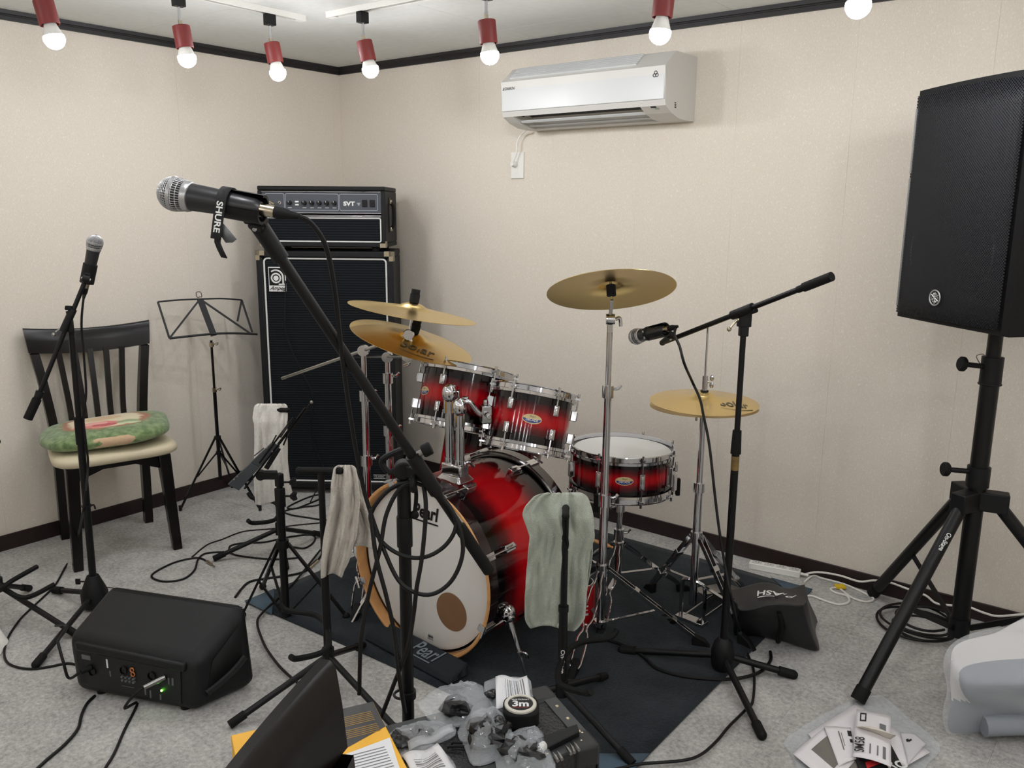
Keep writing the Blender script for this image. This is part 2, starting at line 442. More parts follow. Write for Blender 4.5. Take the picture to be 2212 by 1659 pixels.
# top grille slats along the sloped top front
A, B = V((0, *prof[1])), V((0, *prof[2])); nrm = V((0, A.z-B.z, B.y-A.y)); nrm = -nrm if nrm.z < 0 else nrm; nrm.normalize()
for i in range(6):
    p = A+(B-A)*((i+.6)/6.4)+nrm*.003
    MB().beam(V((ACX0+.035, p.y, p.z)), V((ACX1-.135, p.y, p.z)), .004, .008, nrm).build('grille_slat', acw, ac)
# little marks: maker's name, emblem, display window, side slots
dk = mat('dark_print', (48, 50, 54), .5)
tx = MB().text('DAIKIN', .016, (ACX0+.045, fy-.0005, prof[3][1]-.028), (1, 0, 0), (0, 0, 1), shear=.25, bold=.02)
tx.prism([(-.042, -.006), (-.036, .006), (-.032, .006), (-.036, -.006)], (ACX0+.05, fy-.0004, prof[3][1]-.028), (1, 0, 0), (0, 0, 1), .0003)
tx.build('maker_name', dk, ac)
em = MB(); ex, ez = ACX1-.04, prof[3][1]-.03
for k in range(3):
    a = math.radians(90+120*k); em.torus((ex+.006*math.cos(a), fy-.001, ez+.006*math.sin(a)), (0, 1, 0), .006, .0014, 12, 5)
em.build('emblem', dk, ac)
Q = [V((0, *prof[5])), V((0, *prof[6]))]; dq = (Q[1]-Q[0]).normalized(); nq = V((0, -dq.z, dq.y)); nq = -nq if nq.y > 0 else nq
for cx, w, off, m in ((ACX1-.055, .022, .006, sl), (ACX1-.045, .016, .018, mat('display_green', (150, 165, 140), .4))):
    c = Q[0]+dq*off+nq*.0008
    MB().obox(V((cx, c.y, c.z)), (w/2, 0, 0), dq*.005, nq*.0006).build('display', m, ac)
for k in range(4):
    p = onx(1459, 222+3.4*k, ACX1+.0006); MB().obox(p, (.0006, 0, 0), (0, .006, 0), (0, .0, .0016)).build('side_slot', sl, ac)
so = thing('wall_socket', 'white wall socket plate below the air conditioner', 'socket', ony(1119, 386, 0))
a, b = ony(1105.5, 386, 0), ony(1133, 328, 0)
MB().bx((a.x, -.008, a.z), (b.x, 0, b.z)).build('plate', white_pl, so, bevel=.002)
pc = ony(1117, 355, 0)
for dz in (.02, -.03): MB().box((pc.x+.004, -.0085, pc.z+dz), (.022, .002, .022)).build('outlet', white_pl, so, bevel=.001)
pg = thing('electric_cable', 'white power cord of the air conditioner plugged into the wall socket', 'cord', (pc.x-.004, -.009, pc.z))
MB().lathe([(0, 0), (.013, 0), (.014, .012), (.009, .026), (0, .026)], (pc.x-.004, -.0095, pc.z), (0, -1, 0), 16).build('plug', white_pl, pg)
q = [V((pc.x-.004, -.03, pc.z+.004))]+[ony(x, y, -.03) for x, y in ((1116, 330), (1117, 310), (1121, 298), (1128, 289))]+[ony(1137, 282, -.05)]
MB().tube(q, .0038, 8).build('wire', white_pl, pg)
# ================================================================ BASS STACK
def lined(name, rgb, rgb2, scale, axis='Z', rough=.9):
    m = mat(name, rgb, rough, spec=.2); k = NT(m); tc = k.n('ShaderNodeTexCoord')
    w = k.n('ShaderNodeTexWave', bands_direction=axis); w.inputs['Scale'].default_value = scale; w.inputs['Distortion'].default_value = .6; w.inputs['Detail'].default_value = 2; w.inputs['Detail Scale'].default_value = 3
    k.l(tc.outputs['Object'], w.inputs['Vector'])
    r = k.n('ShaderNodeValToRGB'); r.color_ramp.elements[0].color = (*lin(rgb), 1); r.color_ramp.elements[1].color = (*lin(rgb2), 1)
    k.l(w.outputs['Fac'], r.inputs['Fac']); k.l(r.outputs['Color'], k.b.inputs['Base Color'])
    bp = k.n('ShaderNodeBump'); bp.inputs['Strength'].default_value = .4; bp.inputs['Distance'].default_value = .003
    k.l(w.outputs['Fac'], bp.inputs['Height']); k.l(bp.outputs['Normal'], k.b.inputs['Normal'])
    return m
grille = lined('grille_cloth', (12, 14, 16), (30, 34, 38), 26)
A0, B0 = fl(578, 1065), fl(861, 1070)
aX = (B0-A0).normalized(); aY = V((-aX.y, aX.x, 0)); aC = (A0+B0)/2
W, D, H = .662, .385, 1.216
cabM = fmat(aC, aX, aY, Zup)     # local: x right along the front, y towards the wall corner, z up
cab = thing('bass_cabinet', 'tall black bass speaker cabinet with white-piped grille standing in the room corner', 'speaker cabinet', m=cabM)
zf = .03
b = MB()   # shell: four slabs and a back, open to the front
t = .03
b.hexa([V((-W/2, 0, zf)), V((W/2, 0, zf)), V((W/2-.03, D, zf)), V((-W/2+.03, D, zf)), V((-W/2, 0, zf+t)), V((W/2, 0, zf+t)), V((W/2-.03, D, zf+t)), V((-W/2+.03, D, zf+t))])
b.hexa([V((-W/2, 0, H-t)), V((W/2, 0, H-t)), V((W/2-.03, D, H-t)), V((-W/2+.03, D, H-t)), V((-W/2, 0, H)), V((W/2, 0, H)), V((W/2-.03, D, H)), V((-W/2+.03, D, H))])
for s in (-1, 1):
    x0, x1 = s*W/2, s*(W/2-t); y = D
    q = [V((x0, 0, zf+t)), V((x1, 0, zf+t)), V((x1-s*.03, D, zf+t)), V((x0-s*.03, D, zf+t))]
    if s < 0: pass
    else: q = [q[1], q[0], q[3], q[2]]
    b.hexa(q+[V((p.x, p.y, H-t)) for p in q])
b.bx((-W/2+.035, D-.02, zf+t), (W/2-.035, D-.001, H-t))
b.build('shell', tolex, cab, local=True, bevel=.006)
MB().bx((-W/2+t, .016, zf+t), (W/2-t, .03, H-t)).build('grille', grille, cab, local=True)
def loop(x0, x1, z0, z1, y, r=.018):
    out = []
    for cx, cz, a0 in ((x1-r, z0+r, -90), (x1-r, z1-r, 0), (x0+r, z1-r, 90), (x0+r, z0+r, 180)):
        for k in range(5): a = math.radians(a0+k*22.5); out.append(V((cx+r*math.cos(a), y, cz+r*math.sin(a))))
    return out
MB().tube(loop(-W/2+t+.006, W/2-t-.006, zf+t+.006, H-t-.006, .012), .0045, 6, 0, True).build('piping', piping, cab, local=True)
for sx in (-1, 1):
    for z, s in ((H, -1), (zf, 1)):
        c = MB(); x = sx*(W/2+.0015)
        c.bx((x, -.002, z+s*.0), (x-sx*.045, -.0005, z+s*.022)).bx((x, -.002, z-s*.0015), (x-sx*.022, -.0005, z+s*.045))
        c.bx((x, -.002, z-s*.0015), (x-sx*.003, .035, z+s*.045)).bx((x, -.002, z-s*.0015), (x-sx*.045, .035, z+s*.0015))
        c.build('corner', nickel, cab, local=True, bevel=.001)
for sx in (-1, 1): MB().bx((sx*.3-.02, .03, 0), (sx*.3+.02, D-.03, zf)).build('foot_rail', rubber, cab, local=True)
# emblem plate: black square with a round letter-a figure, white strip with script below
bx0, bz0 = -W/2+.056, H-.195; bw = .083
badge = MB().bx((bx0, .006, bz0), (bx0+bw, .0145, bz0+.118)).build('emblem_plate', white_pr, cab, local=True, bevel=.001)
e = MB(); e.bx((bx0+.004, .005, bz0+.03), (bx0+bw-.004, .007, bz0+.114)); e.build('emblem_field', blk, badge, local=True)
e = MB(); cx, cz = bx0+.037, bz0+.065
e.torus((cx, .0045, cz), (0, 1, 0), .0215, .0042, 32, 6); e.disc((cx, .004, cz), (0, 1, 0), .0125, 24, .002)
arc = [V((cx+.034*math.cos(math.radians(a))*1.0, .0045, cz+.034*math.sin(math.radians(a))+.004)) for a in range(128, -2, -10)]+[V((cx+.034, .0045, bz0+.036))]
e.tube(arc, .0042, 6, 2); e.bx((cx+.012, .0035, bz0+.033), (bx0+bw-.005, .0055, bz0+.0385))
e.build('emblem', white_pr, badge, local=True)
MB().text('Ampeg', .026, (bx0+bw/2, .0055, bz0+.016), (1, 0, 0), (0, 0, 1), shear=.5, bold=.015).build('script', blk, badge, local=True)
px0 = W/2-.125
sb = MB().bx((px0, .008, zf+.052), (px0+.065, .0145, zf+.075)).build('series_plate', blk, cab, local=True)
MB().tube([V((px0+.002, .0075, zf+.054)), V((px0+.063, .0075, zf+.054)), V((px0+.063, .0075, zf+.073)), V((px0+.002, .0075, zf+.073))], .0012, 4, 0, True).text('CLASSIC', .014, (px0+.0325, .0075, zf+.0635), (1, 0, 0), (0, 0, 1)).build('series_name', white_pr, sb, local=True)
pipe_lab = None
# ---- amplifier head
hw, hd, hh = .61, .32, .285
hC = aC+aY*.03-aX*.012+Zup*(H+.0185)
head = thing('bass_amplifier', 'black bass amplifier head with a row of knobs on top of the tall cabinet', 'amplifier', m=fmat(hC, aX, aY, Zup))
b = MB(); t = .02
b.bx((-hw/2, 0, 0), (hw/2, hd, t)).bx((-hw/2, 0, hh-t), (hw/2, hd, hh)).bx((-hw/2, 0, t), (-hw/2+t, hd, hh-t)).bx((hw/2-t, 0, t), (hw/2, hd, hh-t)).bx((-hw/2+t, hd-.02, t), (hw/2-t, hd-.001, hh-t))
b.build('shell', tolex, head, local=True, bevel=.005)
zp = hh-.122
panel = MB().bx((-hw/2+t, .006, zp), (hw/2-t, .02, hh-t-.008)).build('control_panel', mat('panel_grey', (66, 70, 78), .4), head, local=True)
for z, r in ((hh-t-.006, .003), (zp-.003, .003), (zp-.014, .0028), (zp-.019, .002)):
    MB().cyl((-hw/2+t, .003, z), (hw/2-t, .003, z), r, n=8).build('trim_strip', chrome, head, local=True)
MB().bx((-hw/2+t, .014, t), (hw/2-t, .022, zp-.02)).build('grille', grille, head, local=True)
MB().tube(loop(-hw/2+t+.005, hw/2-t-.005, t+.006, zp-.026, .011, .008), .0038, 6, 0, True).build('piping', piping, head, local=True)
def fr(x0, x1): return loop(x0, x1, zp+.01, hh-t-.016, .0045, .006)
for x0, x1 in ((-.268, -.178), (-.172, .082), (.088, .268)):
    MB().tube(fr(x0, x1), .0013, 5, 0, True).build('panel_frame', mat('silver_line', (170, 175, 182), .4), panel, local=True)
kz = zp+.044
for x in (-.153, -.082, -.046, -.01, .026, .062):
    kn = MB().lathe([(0, -.022), (.0095, -.022), (.0105, -.006), (.0115, 0), (0, 0)], (x, .006, kz), (0, 1, 0), 16).build('knob', blkgloss, panel, local=True)
    MB().bx((x-.0008, -.0165, kz+.002), (x+.0008, -.0155, kz+.009)).build('pointer', white_pr, kn, local=True)
    MB().bx((x-.009, .0052, kz-.024), (x+.009, .0062, kz-.0215)).build('knob_marking', white_pr, panel, local=True)
for z in (.005, -.009): MB().bx((-.126, .0, kz+z-.004), (-.108, .007, kz+z+.004)).build('rocker_switch', white_pr, panel, local=True, bevel=.002)
for x in (.207, .243): MB().bx((x-.0125, .002, kz-.017), (x+.0125, .007, kz+.016)).build('rocker_switch', blkgloss, panel, local=True, bevel=.002)
MB().text('SVT', .026, (.132, .0055, kz-.003), (1, 0, 0), (0, 0, 1), bold=.045, sx=1.25).build('model_letters', white_pr, panel, local=True)
MB().prism([(-.009, .006), (.009, .006), (0, -.009)], (.178, .0052, kz-.004), (1, 0, 0), (0, 0, 1), -.0008).build('triangle_mark', mat('grey_print', (150, 152, 155), .5), panel, local=True)
for x in (-.243, -.2): MB().lathe([(.004, 0), (.008, 0), (.008, -.004), (.004, -.004)], (x, .005, kz), (0, 1, 0), 12, closed=True).build('input_jack', chrome, panel, local=True)
MB().cyl((-.236, .004, kz+.002), (-.236, -.03, kz+.002), .006, n=10).cyl((-.236, -.03, kz+.004), (-.214, -.036, kz-.008), .0055, n=10).build('cable_plug', nickel, panel, local=True)
for sx in (-1, 1):
    hnd = MB().bx((sx*hw/2, .09, .07), (sx*(hw/2+.004), .14, .235)).build('handle_plate', blk, head, local=True)
    MB().tube([V((sx*(hw/2+.006), .115, .09)), V((sx*(hw/2+.02), .115, .11)), V((sx*(hw/2+.02), .115, .19)), V((sx*(hw/2+.006), .115, .21))], .008, 8).build('grip', rubber, hnd, local=True)
    for z in (.085, .215): MB().bx((sx*(hw/2+.003), .1, z-.01), (sx*(hw/2+.012), .13, z+.01)).build('handle_end', nickel, hnd, local=True, bevel=.002)
    for z, s in ((0, 1),):
        c = MB(); x = sx*(hw/2+.0012)
        c.bx((x, -.0015, z-s*.001), (x-sx*.03, 0, z+s*.02)).bx((x, -.0015, z-s*.001), (x-sx*.003, .03, z+s*.03)).bx((x, -.0015, z-s*.0012), (x-sx*.03, .03, z+s*.001))
        c.build('corner', nickel, head, local=True)
    for y in (.03, hd-.04): MB().cyl((sx*.25, y, -.016), (sx*.25, y, 0), .018, .02, 14).build('foot', rubber, head, local=True)

# ================================================================ CHAIRS
woodblk = mat('ebony_wood', (14, 11, 10), .27, spec=.36, noise=.3, nscale=18)
creamv = mat('cream_vinyl', (216, 204, 174), .5, bump=.25, bscale=350)
def make_chair(label, group):
    t = thing('dining_chair', label, 'chair', (0, 0, 0), group)
    for s in (-1, 1):   # local frame: +x is the front of the chair
        MB().hexa([V((.2-.018, s*.19-.018, 0)), V((.2+.018, s*.19-.018, 0)), V((.2+.018, s*.19+.018, 0)), V((.2-.018, s*.19+.018, 0)),
                   V((.165-.026, s*.172-.024, .415)), V((.165+.026, s*.172-.024, .415)), V((.165+.026, s*.172+.024, .415)), V((.165-.026, s*.172+.024, .415))]).build('front_leg', woodblk, t, local=True, bevel=.004)
        pts = [(-.2, .172, 0), (-.182, .172, .2), (-.168, .172, .42), (-.17, .18, .55), (-.178, .197, .7), (-.19, .214, .82)]
        def pst(u, v, pts=pts, s=s):
            sp = spline([V((x, s*y, z)) for x, y, z in pts], 5); p = sp[min(int(round(v*(len(sp)-1))), len(sp)-1)]
            a = 2*math.pi*u; w = .026-.006*abs(v-.5)*2; d = .017
            q = max(abs(math.cos(a)), abs(math.sin(a)))
            return p+V((math.cos(a)/q*w, math.sin(a)/q*d, 0))
        MB().grid(pst, 8, 25, True).build('back_post', woodblk, t, local=True, bevel=0, angle=50)
    def crest(u, v):   # curved top rail, closed loop section
        y = (u-.5)*.47; sec = [(-.010, 0), (.010, 0), (.012, .05), (.0115, .093), (.006, .101), (-.006, .101), (-.0115, .093), (-.012, .05)]
        i = int(round(v*len(sec))) % len(sec); dx, dz = sec[i]
        bow = -.035*(1-(2*u-1)**2)
        flare = 1+.04*dz/.1
        return V((-.188+bow+dx-.16*dz, y*flare, (.806+dz+.02*(2*u-1)**2)))
    c = MB().grid(crest, 24, 8)
    c.add([crest(0, j/8) for j in range(8)], [tuple(range(8))]).add([crest(1, j/8) for j in range(8)], [tuple(range(7, -1, -1))])
    c.build('crest_rail', woodblk, t, local=True, angle=45)
    for k in range(5):
        y0 = (k-2)*.052; y1 = (k-2)*.062
        sp = spline([V((-.165, y0, .43)), V((-.18, y0, .56)), V((-.2+.008*abs(k-2)*.5, (y0+y1)/2, .7)), V((-.222+.02*abs(k-2)/2, y1, .82))], 4)
        MB().grid(lambda u, v: sp[int(round(v*(len(sp)-1)))]+V(((.008 if int(u*4) in (0, 1) else -.008), (.011 if int(u*4) in (0, 3) else -.011), 0)), 4, len(sp)-1, True).build('slat', woodblk, t, local=True)
    for s in (-1, 1):
        MB().prism([(-.16, 0), (.15, 0), (.15, -.05), (.0, -.03), (-.16, -.055)], V((0, s*.178-.009, .42)), (1, 0, 0), (0, 0, 1), -.018).build('side_apron', woodblk, t, local=True)
    for x in (.165, -.17):
        MB().prism([(-.17, 0), (.17, 0), (.17, -.07), (.06, -.03), (-.06, -.03), (-.17, -.07)], V((x-.009, 0, .42)), (0, 1, 0), (0, 0, 1), .018).build('apron', woodblk, t, local=True)
    def seat(u, v):
        a = 2*math.pi*u; n = 5
        cx = abs(math.cos(a))**(2/n)*(1 if math.cos(a) >= 0 else -1); cy = abs(math.sin(a))**(2/n)*(1 if math.sin(a) >= 0 else -1)
        r, z = [(.0, .418), (.94, .418), (.985, .425), (1, .438), (.985, .45), (.94, .458), (.6, .463), (0, .464)][int(round(v*7))]
        x = cx*.215*r; wdt = .21+.035*(x+.2)/.4
        return V((x+.012, cy*wdt*r, z))
    MB().grid(seat, 40, 7, True).build('seat', creamv, t, local=True, angle=60)
    return t
ch = make_chair('dark wooden dining chair with cream seat carrying a green cushion', 'dark dining chairs')
cF = V((.965, -.262, 0)).normalized()
ROOTc = V((.298, -1.572, 0)); cS = V((-cF.y, cF.x, 0))
ch.matrix_world = fmat(ROOTc, cF, cS, Zup)
# second chair, only its top rail reaches into the picture
ch2 = copy_tree(ch); ch2['label'] = 'dark wooden dining chair whose glossy top rail shows beside the yellow carton'
e1 = onz(702, 1456, .91); e2 = onz(575, 1668, .905)
d2 = (e1-e2); d2.z = 0; d2.normalize()          # along the rail, away from the camera
f2 = V((d2.y, -d2.x, 0))                        # the chair faces right
lf, ly = V((-.2475, .2444, 0)), None
# local y axis = Z x forward
y2 = V((-f2.y, f2.x, 0)); s2 = 1 if y2.dot(d2) > 0 else -1
ch2.matrix_world = fmat(V((e1.x, e1.y, 0))-f2*(-.204)-y2*(s2*.243), f2, y2, Zup)

# green cushion with a flower
def cushion_mat():
    m = mat('cushion_plush', (122, 146, 96), .95, sheen=.4, spec=.1); k = NT(m); tc = k.n('ShaderNodeTexCoord')
    nz = k.n('ShaderNodeTexNoise'); nz.inputs['Scale'].default_value = 14; k.l(tc.outputs['Object'], nz.inputs['Vector'])
    ad = k.n('ShaderNodeVectorMath', operation='MULTIPLY_ADD'); ad.inputs[1].default_value = (.06, .06, 0); k.l(nz.outputs['Color'], ad.inputs[0]); k.l(tc.outputs['Object'], ad.inputs[2])
    sh = k.n('ShaderNodeVectorMath', operation='SUBTRACT'); sh.inputs[1].default_value = (.03, .03, 0); k.l(ad.outputs[0], sh.inputs[0])
    def blob(cx, cy, rx, ry, soft=.06):
        mp = k.n('ShaderNodeMapping'); mp.vector_type = 'TEXTURE'; mp.inputs['Location'].default_value = (cx, cy, 0); mp.inputs['Scale'].default_value = (rx, ry, 9)
        k.l(sh.outputs[0], mp.inputs['Vector'])
        ln = k.n('ShaderNodeVectorMath', operation='LENGTH'); k.l(mp.outputs['Vector'], ln.inputs[0])
        mr = k.n('ShaderNodeMapRange'); mr.inputs['From Min'].default_value = 1+soft; mr.inputs['From Max'].default_value = 1-soft
        k.l(ln.outputs['Value'], mr.inputs['Value']); return mr.outputs[0]
    g1 = k.n('ShaderNodeTexNoise'); g1.inputs['Scale'].default_value = 40; k.l(tc.outputs['Object'], g1.inputs['Vector'])
    rp = k.n('ShaderNodeValToRGB'); rp.color_ramp.elements[0].color = (*lin((96, 122, 76)), 1); rp.color_ramp.elements[1].color = (*lin((140, 160, 112)), 1)
    rp.color_ramp.elements[0].position = .35; rp.color_ramp.elements[1].position = .65
    k.l(g1.outputs['Fac'], rp.inputs['Fac']); cur = rp.outputs['Color']
    for rgb, args in (((164, 92, 48), (-.02, 0, .15, .172)), ((232, 218, 180), (-.02, 0, .135, .145)), ((226, 190, 142), (-.06, -.01, .05, .07)), ((226, 124, 116), (.06, -.03, .05, .085)),
                      ((240, 170, 158), (.04, -.045, .03, .05)), ((196, 66, 70), (.075, .0, .018, .05)), ((150, 168, 116), (.06, .085, .02, .05)), ((206, 212, 170), (.085, .09, .01, .035)), ((214, 182, 148), (.208, .03, .01, .08))):
        mx = k.n('ShaderNodeMix', data_type='RGBA'); k.l(blob(*args), mx.inputs['Factor']); k.l(cur, mx.inputs[6]); mx.inputs[7].default_value = (*lin(rgb), 1); cur = mx.outputs[2]
    k.l(cur, k.b.inputs['Base Color'])
    b2 = k.n('ShaderNodeTexNoise'); b2.inputs['Scale'].default_value = 260; k.l(tc.outputs['Object'], b2.inputs['Vector'])
    bp = k.n('ShaderNodeBump'); bp.inputs['Strength'].default_value = .7; bp.inputs['Distance'].default_value = .004; k.l(b2.outputs['Fac'], bp.inputs['Height']); k.l(bp.outputs['Normal'], k.b.inputs['Normal'])
    return m
def cus(u, v):
    a = 2*math.pi*u; n = 3.2
    cx = abs(math.cos(a))**(2/n)*(1 if math.cos(a) >= 0 else -1); cy = abs(math.sin(a))**(2/n)*(1 if math.sin(a) >= 0 else -1)
    th = math.pi*v; r = math.sin(th)**.55; z = math.cos(th)
    z = .038*(abs(z)**.8)*(1 if z > 0 else -1)
    wob = .004*math.sin(3*a+1)+.003*math.sin(7*a)
    return V((cx*(.205+wob)*r, cy*(.245+wob)*r, z+.006*math.sin(2.3*cx*r+1)*math.cos(2*cy*r)*max(0, z/.038)))
cu = MB().grid(cus, 48, 16, True).build('cushion', cushion_mat())
cu.matrix_world = fmat(V((.305, -1.578, .506)), (cF*.985-cS*.17).normalized(), (cS*.985+cF*.17).normalized(), Zup)
cu.matrix_world = cu.matrix_world @ Matrix.Rotation(.05, 4, 'X')
tag(cu, 'plush green seat cushion with pink flower lying on the chair', 'cushion')

# ================================================================ OPEN MUSIC STAND BY THE LEFT WALL
mc = V((.19, -.997, 0))
ms = thing('music_stand', 'thin black open folding music stand in front of the left wall', 'music stand', mc, 'folding music stands')
hubz = up(mc, 470, 945).z; hub2 = up(mc, 472, 978).z; topz = up(mc, 463, 735).z
MB().cyl(mc+Zup*.12, mc+Zup*up(mc, 467, 842).z, .0085, n=10).build('lower_tube', blkgloss, ms)
MB().cyl(mc+Zup*up(mc, 467, 842).z, mc+Zup*topz, .006, n=10).build('upper_tube', blkgloss, ms)
MB().cyl(mc+Zup*(hubz-.008), mc+Zup*(hubz+.008), .016, n=10).build('collar', blk, ms); MB().cyl(mc+Zup*(hub2-.008), mc+Zup*(hub2+.008), .013, n=10).build('collar', blk, ms)
for z in (up(mc, 467, 842).z, topz-.02):
    MB().cyl(mc+Zup*(z-.01), mc+Zup*(z+.01), .011, n=10).tube([mc+Zup*z+RGT*a+Zup*b for a, b in ((.01, 0), (.022, .006), (.03, .01), (.028, .0), (.02, -.002))], .0025, 6).build('wing_screw', nickel, ms)
for f in (fl(390, 1103), fl(562, 1103), V((.03, -.83, 0))):
    f = V((f.x, f.y, .006)); k = mc+(f-mc)*.55; k.z = f.z+(hubz-f.z)*.45
    MB().beam(mc+Zup*hubz+(f-mc).normalized()*.012, f, .007, .009).cyl(f-Zup*.006, f+Zup*.02, .008, n=8).build('leg', blkgloss, ms)
    MB().beam(mc+Zup*hub2+(f-mc).normalized()*.01, k, .006, .006).build('leg_brace', blkgloss, ms)
desk0 = mc+Zup*topz; dn = V((.9, -.22, .36)).normalized()
def dk_(x, y): return onp(x, y, desk0, dn)
TL, TM, TRt, BL, BM, BR, TRb = dk_(341, 652), dk_(432, 646), dk_(522, 648), dk_(366, 731), dk_(462, 721), dk_(556, 722), dk_(513, 694)
MB().tube([TL, dk_(385, 648), TM, dk_(480, 645), TRt], .0042, 6).build('top_bar', blk, ms)
MB().tube([BL, dk_(410, 726), BM, dk_(510, 720), BR], .0058, 6).build('ledge', blk, ms)
MB().beam(TM, BM+V((0, 0, -.01)), .028, .006, dn).build('spine', blk, ms)
for p, q in ((TL, BL), (TM, BL), (TM, dk_(543, 722)), (TRt, dk_(545, 718)), (TRt, TRb)): MB().beam(p, q, .0085, .005, dn).build('desk_arm', blk, ms)
MB().tube([TM+Zup*.01, dk_(426, 642), dk_(424, 632), dk_(433, 631), dk_(436, 641), TM+Zup*.01], .0018, 6).build('page_clip', blkgloss, ms)

# ================================================================ FOLDED MUSIC STAND
fc = V((1.404, -1.535, 0))
fs = thing('music_stand', 'folded black music stand on a tripod in front of the white towel', 'music stand', fc, 'folding music stands')
z0, z1, z2 = up(fc, 613, 1330).z, up(fc, 606, 1175).z, up(fc, 601, 1090).z
zt = up(fc, 600, 1030).z
MB().cyl(fc+Zup*.012, fc+Zup*z2, .0135, n=14).build('lower_tube', blk, fs)
MB().cyl(fc+Zup*z2, fc+Zup*(zt+.01), .0105, n=12).build('upper_tube', blkgloss, fs)
cl = MB().bx(fc+V((-.014, -.014, z2-.01)), fc+V((.014, .014, z2+.06))).bx(fc+V((-.012, -.012, zt-.035)), fc+V((.012, .012, zt+.012))).build('clutch', blkplastic, fs, bevel=.004)
for px, py in ((625, 1040), (625, 1070)):
    p = up(fc, px, py)+RGT*.035
    w = MB()
    for s in (-1, 1): w.prism([(0, -.006), (.012, -.016), (.024, -.012), (.02, .0), (.024, .012), (.012, .012), (0, .006)], p, RGT, Zup*s, .006)
    w.cyl(p-RGT*.025, p, .004, n=8); w.build('wing_knob', blkplastic, fs, bevel=.001)
MB().cyl(fc+Zup*(z1-.014), fc+Zup*(z1+.014), .022, n=14).build('collar', blkplastic, fs)
MB().cyl(fc+Zup*.01, fc+Zup*.03, .02, n=14).build('lower_collar', blkplastic, fs)
for f in (fl(524, 1335), fl(748, 1337), fl(568, 1273)):
    f = V((f.x, f.y, .012)); top = fc+Zup*z1+(f-fc).normalized()*.02
    MB().beam(top, f, .013, .008).build('leg', blk, fs)
    MB().sphere(f, .014, 10, 6, (1, 1, .85)).build('foot', rubber, fs)
    k = top+(f-top)*.52
    MB().beam(fc+Zup*.02+(f-fc).normalized()*.015, k, .009, .006).build('leg_brace', blk, fs)
# folded desk: a bundle of flat plates and rods leaning to the upper right
D0 = depth(up(fc, 600, 1010)); nv = -V((ray(600, 1000).x, ray(600, 1000).y, 0)).normalized()
pl0 = up(fc, 600, 1010)
def g(x, y, o=0): return onp(x, y, pl0+nv*o, nv)
MB().obox((g(562, 1026)+g(600, 1026))/2, (g(600, 1026)-g(562, 1026))/2, Zup*.014, nv*.011).build('tilt_bracket', blkplastic, fs, bevel=.003)
MB().lathe([(0, -.014), (.016, -.014), (.018, 0), (.016, .014), (0, .014)], g(563, 1026), nv, 12).build('tilt_knob', blkplastic, fs)
def quad(pts, o, th): 
    q = [g(x, y, o) for x, y in pts]; return MB().add(q+[p-nv*th for p in q], [(0, 1, 2, 3), (7, 6, 5, 4), (0, 4, 5, 1), (1, 5, 6, 2), (2, 6, 7, 3), (3, 7, 4, 0)])
dkp = mat('dark_grey_metal', (62, 66, 70), .45)
quad(((492, 1047), (516, 1060), (561, 1010), (541, 1001)), .02, .012).build('ledge_plate', dkp, fs, bevel=.0015)
quad(((541, 1000), (560, 1010), (605, 965), (588, 956)), .016, .012).build('ledge_plate', dkp, fs, bevel=.0015)
MB().beam(g(575, 1012, .0), g(602, 968, .0), .016, .008, nv).build('spine', blk, fs)
for a, c, r in (((528, 1056), (670, 873), .0032), ((560, 1000), (634, 901), .0032), ((588, 957), (597, 940), .0025), ((600, 960), (660, 880), .003), ((612, 962), (628, 925), .003), ((549, 985), (570, 968), .002), ((605, 945), (625, 914), .0035)):
    MB().cyl(g(*a, .026), g(*c, .012), r, n=6).build('desk_arm', blkgloss, fs)
MB().sphere(g(673, 869, .012), .006, 8, 6).build('tip', steel, fs)
for x, y in ((506, 1036), (513, 1030), (577, 968), (588, 975), (577, 993)): MB().sphere(g(x, y, .021), .003, 8, 5).build('rivet', steel, fs)

# ================================================================ LOUDSPEAKER AND TRIPOD
SB, SR = V((3.045, -.393, 1.097)), V((3.380, -.679, 1.097))
sX = (SR-SB).normalized(); sN = V((sX.y, -sX.x, 0)); sN = -sN if sN.dot(CAM-SB) < 0 else sN   # front normal
sc_ = (SB+SR)/2; sw, sh, sd = .44, .684, .36
spm = fmat(sc_, sX, -sN, Zup)   # local x right, y back, z up
sp = thing('loudspeaker', 'large black loudspeaker with perforated grille mounted on the tripod', 'loudspeaker', m=spm)
spb = mat('speaker_black', (11, 11, 13), .5, spec=.25, bump=.3, bscale=420)
def tap(x0, x1, y0, y1, z, dz): return [V((-x0, y0, z)), V((x0, y0, z)), V((x1, y1, z+dz)), V((-x1, y1, z+dz))]
cab2 = MB()
def sec(y): 
    hwid = sw/2 if y < .12 else sw/2-(y-.12)*.55
    return hwid
ring = []
N = 22
prof_y = [0, .02, .12, .24, .34, .36]
for y in prof_y:
    hwid = sec(y)-(.006 if y == 0 else 0); r = []
    ins = .004 if y in (0,) else 0
    for i in range(9): u = -1+2*i/8; r.append(V((u*hwid, y, ins+.001*u*u*(1-y/.5) + (.05*max(0, (y-.12)/.24)))))
    for i in range(9): u = 1-2*i/8; r.append(V((u*hwid, y, sh-ins-.004*u*u*(1-y/.5) - (.05*max(0, (y-.12)/.24)))))
    ring.append(r)
for i in range(len(ring)-1):
    n = 18; cab2.add(ring[i]+ring[i+1], [(j, (j+1) % n, n+(j+1) % n, n+j) for j in range(n)])
cab2.add(ring[0], [tuple(range(17, -1, -1))]); cab2.add(ring[-1], [tuple(range(18))])
cab2.build('cabinet', spb, sp, local=True)
